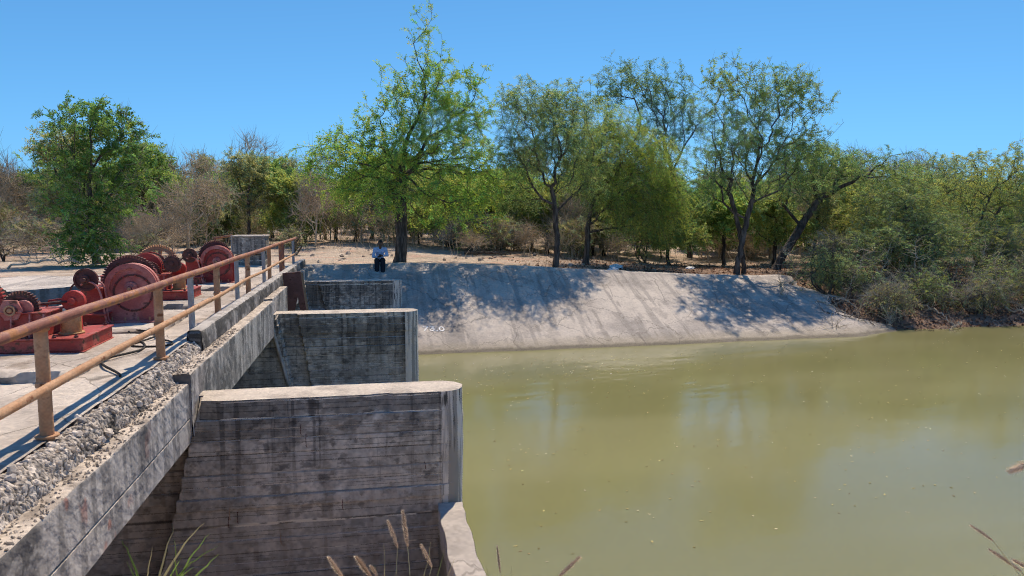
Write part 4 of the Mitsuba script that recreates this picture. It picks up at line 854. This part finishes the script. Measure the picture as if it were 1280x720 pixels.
scatter(110, (52, 72), ['brush_bare_f', 'brush_bare_g', 'bush_green_h'], [.65, .25, .1], (.8, 1.4), 1.5, sz=(.9, 2.0))
# far-off wood that reads as one mass
n = 70000; y = g.uniform(84, 150, n); x = y * np.tan(g.uniform(-.5, .86, n))
hh = 3.0 + 4.2 * meshkit.fbm(np.stack([x * .09, y * .09, y * 0], -1), 3, 4); z = hh * g.random(n) ** .7
c = np.stack([x, y, z], 1); a = g.normal(size=(n, 3)); a /= np.linalg.norm(a, axis=1, keepdims=True); b = np.cross(a, g.normal(size=(n, 3))); b /= np.linalg.norm(b, axis=1, keepdims=True)
V = np.stack([c - a * .28, c + b * .13, c + a * .28, c - b * .13], 1).reshape(-1, 3); q = np.arange(n)[:, None] * 4
dry = (meshkit.noise(np.stack([x * .15, y * .15, x * 0], -1), 3) + g.normal(0, .15, n) < .45)[:, None] | (z < 1.6)[:, None]
C = np.where(dry, [.15, .12, .085], [.065, .105, .032]) * np.exp(g.normal(0, .3, (n, 1)))
obj('far_wood', tm(V, np.vstack([q + [0, 1, 2], q + [0, 2, 3]])), 'mat_leaf', color=np.repeat(C, 4, 0), label='dry green and brown scrub wood filling the distance', cat='wood', kind='stuff')
# thin dry stems and saplings between the trunks
n = 5200; y = 36 + 36 * g.random(n) ** 1.1; x = y * np.tan(g.uniform(-.48, .80, n)); ok = ~((x > -14) & (x < 3.5) & (y < 38.5)) & (meshkit.fbm(np.stack([x * .35, y * .35, x * 0], -1), 3, 12) > .42)
x, y = x[ok], y[ok]; n = len(x); z = ground_z(x, y); h = g.uniform(.3, 2.2, n) * np.exp(-g.random(n) * .9)
a = np.stack([x, y, z - .05], 1); l1 = g.normal(0, .16, (n, 3)) * h[:, None]; l1[:, 2] = h * .55; l2 = l1 * g.uniform(1.5, 2.2, (n, 1)); l2[:, 2] = h
w = (.006 + .008 * g.random(n))[:, None]
ring = [np.array([math.cos(t), math.sin(t), 0]) for t in (0, 2.09, 4.19)]
V = np.stack([a + w * q for q in ring] + [a + l1 + w * .8 * q for q in ring] + [a + l2 + w * .3 * q for q in ring], 1).reshape(-1, 3)
F = np.array([[i + o, (i + 1) % 3 + o, (i + 1) % 3 + o + 3] for o in (0, 3) for i in range(3)] + [[i + o, (i + 1) % 3 + o + 3, i + o + 3] for o in (0, 3) for i in range(3)])
obj('undergrowth', tm(V, (F[None] + (np.arange(n) * 9)[:, None, None]).reshape(-1, 3)), 'mat_dry_twig', label='thin dry stems growing between the trees', cat='undergrowth', kind='stuff')

# ------------------------------------------------------------------ leaf litter, debris, logs, bag
n = 26000
x = np.r_[g.uniform(3, 40, int(n * .6)), g.uniform(17.5, 34, n - int(n * .6))]; y = np.r_[g.uniform(29.2, 40, int(n * .6)), g.uniform(24.6, 31, n - int(n * .6))]
dens = sst(4, 13, x + 3 * (meshkit.noise(np.stack([x * .4, y * .4, x * 0], -1), 3) - .5)) * (1 - sst(34, 40, y)); ok = g.random(n) < dens
x, y = x[ok], y[ok]; n = len(x); c = np.stack([x, y, ground_z(x, y) + g.uniform(.005, .05, n)], 1)
def flakes(c, L, W, tilt, colr, var=.35):
    n = len(c); th = g.uniform(0, 2 * np.pi, n); a = np.stack([np.cos(th), np.sin(th), g.normal(0, tilt, n)], 1) * (L * g.uniform(.6, 1.3, n))[:, None]
    b = np.stack([-np.sin(th), np.cos(th), g.normal(0, tilt, n)], 1) * (W * g.uniform(.6, 1.3, n))[:, None]
    V = np.stack([c - a, c + b, c + a, c - b], 1).reshape(-1, 3); q = np.arange(n)[:, None] * 4
    k = g.integers(0, len(colr), n); C = np.array(colr)[k] * np.exp(g.normal(0, var, (n, 1)))
    return tm(V, np.vstack([q + [0, 1, 2], q + [0, 2, 3]])), np.repeat(np.clip(C, .01, .8), 4, 0)
m, C = flakes(c, .05, .03, .5, [(.22, .11, .065), (.14, .075, .05), (.30, .20, .13), (.10, .06, .045)])
obj('leaf_litter', m, 'mat_dead_leaf', color=C, label='reddish brown dead leaves on the ground under the trees', cat='leaf litter', kind='stuff')
# floating specks on the water
n = 1250; x = np.r_[g.uniform(1.8, 24, 800), g.normal(5.4, 2.4, 450)]; y = np.r_[9 + 14.3 * g.random(800), 20.4 + .3 * (x[800:] - 5) * .5 + g.normal(0, 1.1, 450)]
ok = (x > 1.5) & (y < 23.3) & ((y > 11.2) | (x > 1.5)); c = np.stack([x, y, x * 0 + WATER_Z + .006], 1)[ok]
m, C = flakes(c, .028, .017, .06, [(.48, .42, .20), (.38, .33, .15), (.58, .53, .36), (.34, .26, .14)])
obj('floating_leaves', m, 'mat_dead_leaf', color=C, label='pale leaf specks floating on the green water', cat='floating leaves', kind='stuff')
# dead branches lying about
def branch(label, pts, r0, seed, group=None, mat='mat_dry_twig', name='fallen_branch', n=26):
    q = spline(pts, 16); gg = rng(seed); parts = [tube(q + gg.normal(0, .045, q.shape), np.linspace(r0, r0 * .35, 16), 7)]
    for i in range(n):
        a = q[gg.integers(2, 16)]; d = gg.normal(size=3); d[2] = abs(d[2]) * .5 + .1; d /= np.linalg.norm(d); l = gg.uniform(.25, .9)
        parts.append(tube([a, a + d * l * .5 + gg.normal(0, .04, 3), a + d * l + gg.normal(0, .06, 3)], [r0 * .3, r0 * .2, .004], 4))
    t = thing(name, label, 'branch', group)
    obj('wood', merge(parts), mat, t, smooth=True); return t
def gp(x, y, h=.05): return (x, y, gz(x, y) + h)
branch('fallen dark log on the sandy ground between the tallest and the forked tree', [gp(4.4, 37.2, .1), gp(5.6, 37.3, .14), gp(6.6, 37.6, .12)], .10, 1, mat='mat_bark', name='log', n=3)
branch('dead branch lying on the sand below the bushy tree at left', [gp(-12.6, 28.6, .08), gp(-11.2, 28.8, .3), gp(-10.0, 29.4, .1)], .04, 2)
branch('pile of grey dead twigs on the sandy mound at the left edge', [gp(-16.5, 37, .1), gp(-14.5, 37, .4), gp(-13, 37.4, .2)], .05, 3, n=60)
gg = rng(5)
for i in range(44):
    x = gg.uniform(16.9, 31); y = gg.uniform(25.0, 29.6) + .03 * (x - 17); a = gg.uniform(-1.2, 1.2) - 1.1; l = gg.uniform(.8, 2.0)
    x2, y2 = x + l * math.cos(a), max(y + l * math.sin(a), 24.6); xm, ym = (x + x2) / 2 + gg.normal(0, .15), (y + y2) / 2
    branch('grey dead branch lying on the littered right bank by the water', [gp(x, y, .15), gp(xm, ym, .25), gp(x2, y2, .06)], gg.uniform(.018, .05), 40 + i, 'dead branches on the right bank', mat='mat_dry_twig' if i % 3 else 'mat_bark', n=14)
for i in range(20):
    x = gg.uniform(18.2, 31.5); y = gg.uniform(26.2, 30.0); hx, hy, hz = gg.normal(0, .7), gg.uniform(-1.0, .5), gg.uniform(1.2, 2.9)
    b0 = np.array(gp(x, y, -.1)); q1 = b0 + np.array([hx * .4, hy * .3, hz * .55]); q2 = b0 + np.array([hx, hy, hz])
    branch('bare grey stem leaning over the littered right bank', [b0, q1, q2], gg.uniform(.016, .035), 140 + i, 'bare stems leaning over the right bank', mat='mat_dry_twig' if i % 4 else 'mat_bark', name='bare_stem', n=34)
def bag(label, x, y, s, seed):
    i2 = trimesh.creation.icosphere(subdivisions=3); v = np.array(i2.vertices); k = meshkit.fbm(v * 2.2 + seed, 3, seed); v = v * (.55 + .9 * k)[:, None] * np.array([1.3, .9, .55]) * s
    v[:, 2] = np.maximum(v[:, 2], -.25 * s) + .25 * s; v += gp(x, y, 0)
    obj(thing.__name__ and 'plastic_bag', tm(v, i2.faces), 'mat_plastic_bag', smooth=35, label=label, cat='plastic bag')
bag('crumpled white plastic bag on the leaf litter right of the feathery tree', 11.1, 33.4, .26, 3)
bag('small grey plastic scrap on the litter near the lining edge below the bag', 10.0, 30.4, .17, 9)
bag('whitish plastic scrap further right on the leaf litter', 14.9, 33.6, .15, 5)
# stones scattered on the far bank
for i in range(40):
    x = gg.uniform(-3, 14); y = gg.uniform(29.7, 40); s = gg.uniform(.05, .13)
    v, f = stone(np.array(gp(x, y, .01)), s); obj('rock', tm(v, f), 'mat_stone', color=np.repeat(np.array([[.38, .32, .27]]) * gg.uniform(.7, 1.2), len(v), 0), label='small pale rock on the sandy far bank', cat='rock', group='small rocks on the far bank')

# ------------------------------------------------------------------ seated person
def hulls(bones, el=.03, it=8):
    M = m3.Manifold()
    for (a, ra), (b, rb) in bones:
        M += m3.Manifold.batch_hull([m3.Manifold.sphere(ra, 14).translate(a), m3.Manifold.sphere(rb, 14).translate(b)])
    M = M.refine_to_length(el); q = man(M); trimesh.smoothing.filter_taubin(q, iterations=it); return q
px, py, pz = .17, 29.02, bank_top(.17) + .06
def J(x, y, z): return (px + x + .06 * max(z - .3, 0), py + y - .26 * max(z - .18, 0), pz + z - .05 * max(z - .4, 0))
ps = thing('person', 'man in a light blue shirt and dark trousers sitting on the bank edge looking down', 'person')
hipL, hipR = J(-.10, .08, .12), J(.10, .08, .12); kL, kR = J(-.125, -.38, .12), J(.115, -.40, .14); aL, aR = J(-.12, -.50, -.36), J(.10, -.54, -.35)
chest, belly, neck = J(0, -.02, .50), J(0, .04, .28), J(0, -.07, .66)
shL, shR = J(-.19, -.03, .58), J(.19, -.03, .58); eL, eR = J(-.25, -.14, .29), J(.28, -.17, .34); wL, wR = J(-.08, -.36, .29), J(.10, -.37, .33)
head = J(0, -.13, .80)
obj('body', hulls([((*neck,), .055), ((*head,), .088)][0:0] + [((neck, .052), (J(0, -.11, .74), .055)), ((J(0, -.12, .82), .092), (J(0, -.16, .77), .074)), ((J(0, -.185, .70), .035), (J(0, -.16, .76), .06)), ((J(0, -.245, .775), .016), (J(0, -.22, .80), .014)),
     ((J(-.092, -.12, .79), .022), (J(-.088, -.11, .81), .02)), ((J(.092, -.12, .79), .022), (J(.088, -.11, .81), .02)), ((neck, .055), (chest, .07))], .015, 4), 'mat_skin', ps, smooth=True)
obj('hair', hulls([((J(0, -.09, .85), .095), (J(0, -.07, .80), .092)), ((J(0, -.14, .88), .062), (J(0, -.05, .76), .07))], .02, 4), 'mat_hair', ps, smooth=True)
obj('shirt', hulls([((J(-.08, -.02, .52), .12), (J(.08, -.02, .52), .12)), ((chest, .15), (belly, .15)), ((belly, .15), (J(0, .08, .14), .155)), ((shL, .075), (J(0, -.03, .60), .08)), ((shR, .075), (J(0, -.03, .60), .08)),
     ((shL, .072), (eL, .056)), ((eL, .056), (wL, .042)), ((shR, .072), (eR, .056)), ((eR, .056), (wR, .042))], .03, 8), 'mat_shirt', ps, smooth=True)
obj('trousers', hulls([((hipL, .12), (hipR, .12)), ((hipL, .115), (kL, .09)), ((kL, .092), (aL, .075)), ((hipR, .115), (kR, .09)), ((kR, .092), (aR, .075))], .03, 6), 'mat_trousers', ps, smooth=True)
for a in (aL, aR):
    obj('shoe', hulls([((np.add(a, (0, .02, -.06)).tolist(), .045), (np.add(a, (0, -.14, -.075)).tolist(), .038)), ((a, .05), (np.add(a, (0, .02, -.06)).tolist(), .045))], .02, 4), 'mat_black', ps, smooth=True)
def hand(w, s):
    w = np.array(w); B = [((w.tolist(), .030), ((w + (s * .02, -.055, .01)).tolist(), .034))]
    pc = w + (s * .02, -.06, .01)
    for i, (L_, o) in enumerate(((.066, -.030), (.075, -.010), (.070, .010), (.055, .028))):
        r0_ = pc + (o, -.012, 0); m_ = r0_ + (s * .010, -L_ * .55, .012); e_ = m_ + (s * .028, -L_ * .25, .03)
        B += [((r0_.tolist(), .0095), (m_.tolist(), .009)), ((m_.tolist(), .009), (e_.tolist(), .008))]
    t0 = w + (s * .035, -.02, .02); t1 = t0 + (s * .03, -.03, .03); B += [((t0.tolist(), .012), (t1.tolist(), .010)), ((t1.tolist(), .010), ((t1 + (0, -.02, .02)).tolist(), .009))]
    return hulls(B, .005, 3)
obj('hand', hand(wL, 1), 'mat_skin', ps, smooth=True); obj('hand', hand(wR, -1), 'mat_skin', ps, smooth=True)
ph = box(-.038, .038, -.005, .005, -.075, .075, .003); ph.apply_transform(trimesh.transformations.rotation_matrix(-.9, [1, 0, 0])); ph.apply_translation(J(.005, -.47, .345))
obj('mobile_phone', ph, 'mat_black', label='dark mobile phone held in both hands of the seated man', cat='phone')

# ------------------------------------------------------------------ grasses in front
def blade(p0, p1, w, sag, seed, n=14):
    gg = rng(seed); p0, p1 = np.array(p0, float), np.array(p1, float); t = np.linspace(0, 1, n)[:, None]
    q = p0 + (p1 - p0) * t + np.array([0, 0, 1]) * sag * (t * (1 - t)) * 4 * np.linalg.norm(p1 - p0) + gg.normal(0, .004, (n, 3)) * t
    d = p1 - p0; side = np.cross(d, [0.2, -1, .3]); side /= np.linalg.norm(side); up = np.cross(side, d); up /= np.linalg.norm(up)
    ww = w * (1 - t ** 2.2) * .5 + .0006
    V = np.stack([q - side * ww + up * ww * .35, q, q + side * ww + up * ww * .35], 1)
    X, Y, Z = V[..., 0], V[..., 1], V[..., 2]; return sheet(X, Y, Z)
def bcol(m_, c, dry=None):
    n_ = len(m_.vertices); return np.repeat(np.array([c]), n_, 0)
tf = thing('grass_tuft', 'green grass tuft rising beside the deck beam at the bottom edge', 'grass')
base = np.array([-1.42, 4.75, -.62]); gg = rng(61)
for i, tip in enumerate([(-1.07, 4.7, .03), (-1.04, 4.69, -.03), (-.98, 4.67, -.11), (-1.57, 4.78, -.07), (-1.39, 4.74, -.12), (-1.54, 4.75, -.2), (-1.2, 4.65, -.16), (-1.12, 4.6, -.2), (-1.3, 4.9, -.05), (-1.0, 4.75, -.2), (-1.45, 4.6, -.2), (-1.25, 4.7, -.06)]):
    m_ = blade(base + gg.normal(0, .05, 3) * [1.5, 1, .3], tip, gg.uniform(.009, .016), .06 + .05 * gg.random(), i)
    obj('leaf', m_, 'mat_leaf', tf, smooth=True, color=bcol(m_, np.array([.16, .24, .06]) * gg.uniform(.7, 1.3) if i % 4 else np.array([.34, .30, .16])))
def head_mesh(pts, r, seed, nb=520):
    """bristly grass seed head along a polyline: core and bristles"""
    gg = rng(seed); q = spline(pts, 24); t = np.linspace(0, 1, 24); rr = r * (.35 + .65 * np.sin(np.pi * np.clip(t * .92 + .06, 0, 1)) ** .6)
    core = tube(q, rr * .5, 7); d0 = np.gradient(q, axis=0); d0 /= np.linalg.norm(d0, axis=1, keepdims=True)
    k = gg.integers(0, 24, nb); a = gg.normal(size=(nb, 3)); a -= d0[k] * np.sum(a * d0[k], 1, keepdims=True); a /= np.linalg.norm(a, axis=1, keepdims=True)
    s = q[k] + a * (rr[k] * .35)[:, None]; e = s + (a * .85 + d0[k] * 1.1) * (rr[k] * gg.uniform(.7, 1.5, nb))[:, None]; b = np.cross(a, d0[k]) * .0011
    V = np.stack([s - b, s + b, e], 1).reshape(-1, 3); F = np.arange(nb * 3).reshape(-1, 3)
    m_ = merge([core, (V, F)]); n0 = len(core[0]); C = np.vstack([np.repeat([[.40, .28, .19]], n0, 0), np.repeat(np.array([[.72, .60, .46]]) * gg.uniform(.6, 1.25, (nb, 1)), 3, 0)])
    return m_, C
def reed(label, base, stalks, leaves, seed, group=None):
    t = thing('seeding_grass', label, 'grass', group); gg = rng(seed); base = np.array(base, float)
    for i, (a, b, r_) in enumerate(stalks):      # a: base of the head, b: tip
        a, b = np.array(a, float), np.array(b, float); p0 = base + gg.normal(0, .04, 3) * [1, 1, .2]
        bend = (a - p0); c1 = p0 + bend * .55 + np.array([0, 0, .06])
        st = tube(spline([p0, c1, a], 20), np.linspace(.0032, .0019, 20), 6)
        obj('stem', merge([st]), 'mat_seed', t, smooth=True, color=np.repeat(np.array([[.55, .50, .28]]) * gg.uniform(.8, 1.2), len(st[0]), 0))
        mid = (a + b) / 2 + np.array([0, 0, .01]) * np.linalg.norm(b - a) * 6 * (.3 + gg.random() * .4) * .5
        m_, C = head_mesh([a, mid, b], r_, seed * 10 + i); obj('seed_head', m_, 'mat_seed', t, color=C * gg.uniform(.8, 1.15))
    for i, tip in enumerate(leaves):
        m_ = blade(base + gg.normal(0, .04, 3) * [1, 1, .2], tip, gg.uniform(.005, .009), .05, seed * 7 + i); obj('leaf', m_, 'mat_leaf', t, smooth=True, color=bcol(m_, (.20, .24, .09) if i % 2 else (.34, .30, .17)))
reed('feathery seed heads of grass in front of the nearest pier and low wall', (.12, 4.25, -.95), [((.16, 4.36, -.07), (.135, 4.38, .15), .017), ((.10, 4.36, -.07), (.045, 4.39, .09), .016), ((.30, 4.3, -.18), (.24, 4.33, -.05), .015), ((-.06, 4.2, -.16), (-.14, 4.12, .01), .018), ((-.20, 4.15, -.16), (-.29, 4.14, .01), .018), ((-.02, 4.25, -.19), (-.06, 4.26, -.12), .013)],
     [(.02, 4.3, -.02), (.38, 4.3, -.08), (.3, 4.3, -.02), (-.3, 4.3, -.1), (.44, 4.3, -.14), (-.05, 4.3, -.12)], 3)
reed('single slanting grass seed head over the water beside the low wall', (.75, 3.75, -1.05), [((.93, 3.72, -.02), (1.05, 3.7, .10), .016), ((.70, 4.2, -.2), (.69, 4.25, -.06), .010)], [(.75, 4.1, -.12), (.62, 4.2, -.16)], 5)
reed('grass seed heads leaning in at the bottom right corner', (3.25, 2.62, -.35), [((2.80, 2.86, .425), (2.73, 2.92, .48), .009), ((2.90, 2.80, .30), (2.81, 2.89, .37), .012), ((2.82, 2.55, .37), (2.67, 2.62, .46), .014), ((2.95, 2.62, .43), (2.85, 2.66, .49), .009)], [(2.75, 2.8, .30), (2.9, 2.6, .25)], 8)
reed('drooping grass seed head hanging in at the right edge', (3.05, 2.35, -.2), [((2.60, 2.47, .955), (2.50, 2.50, .905), .018)], [], 9)
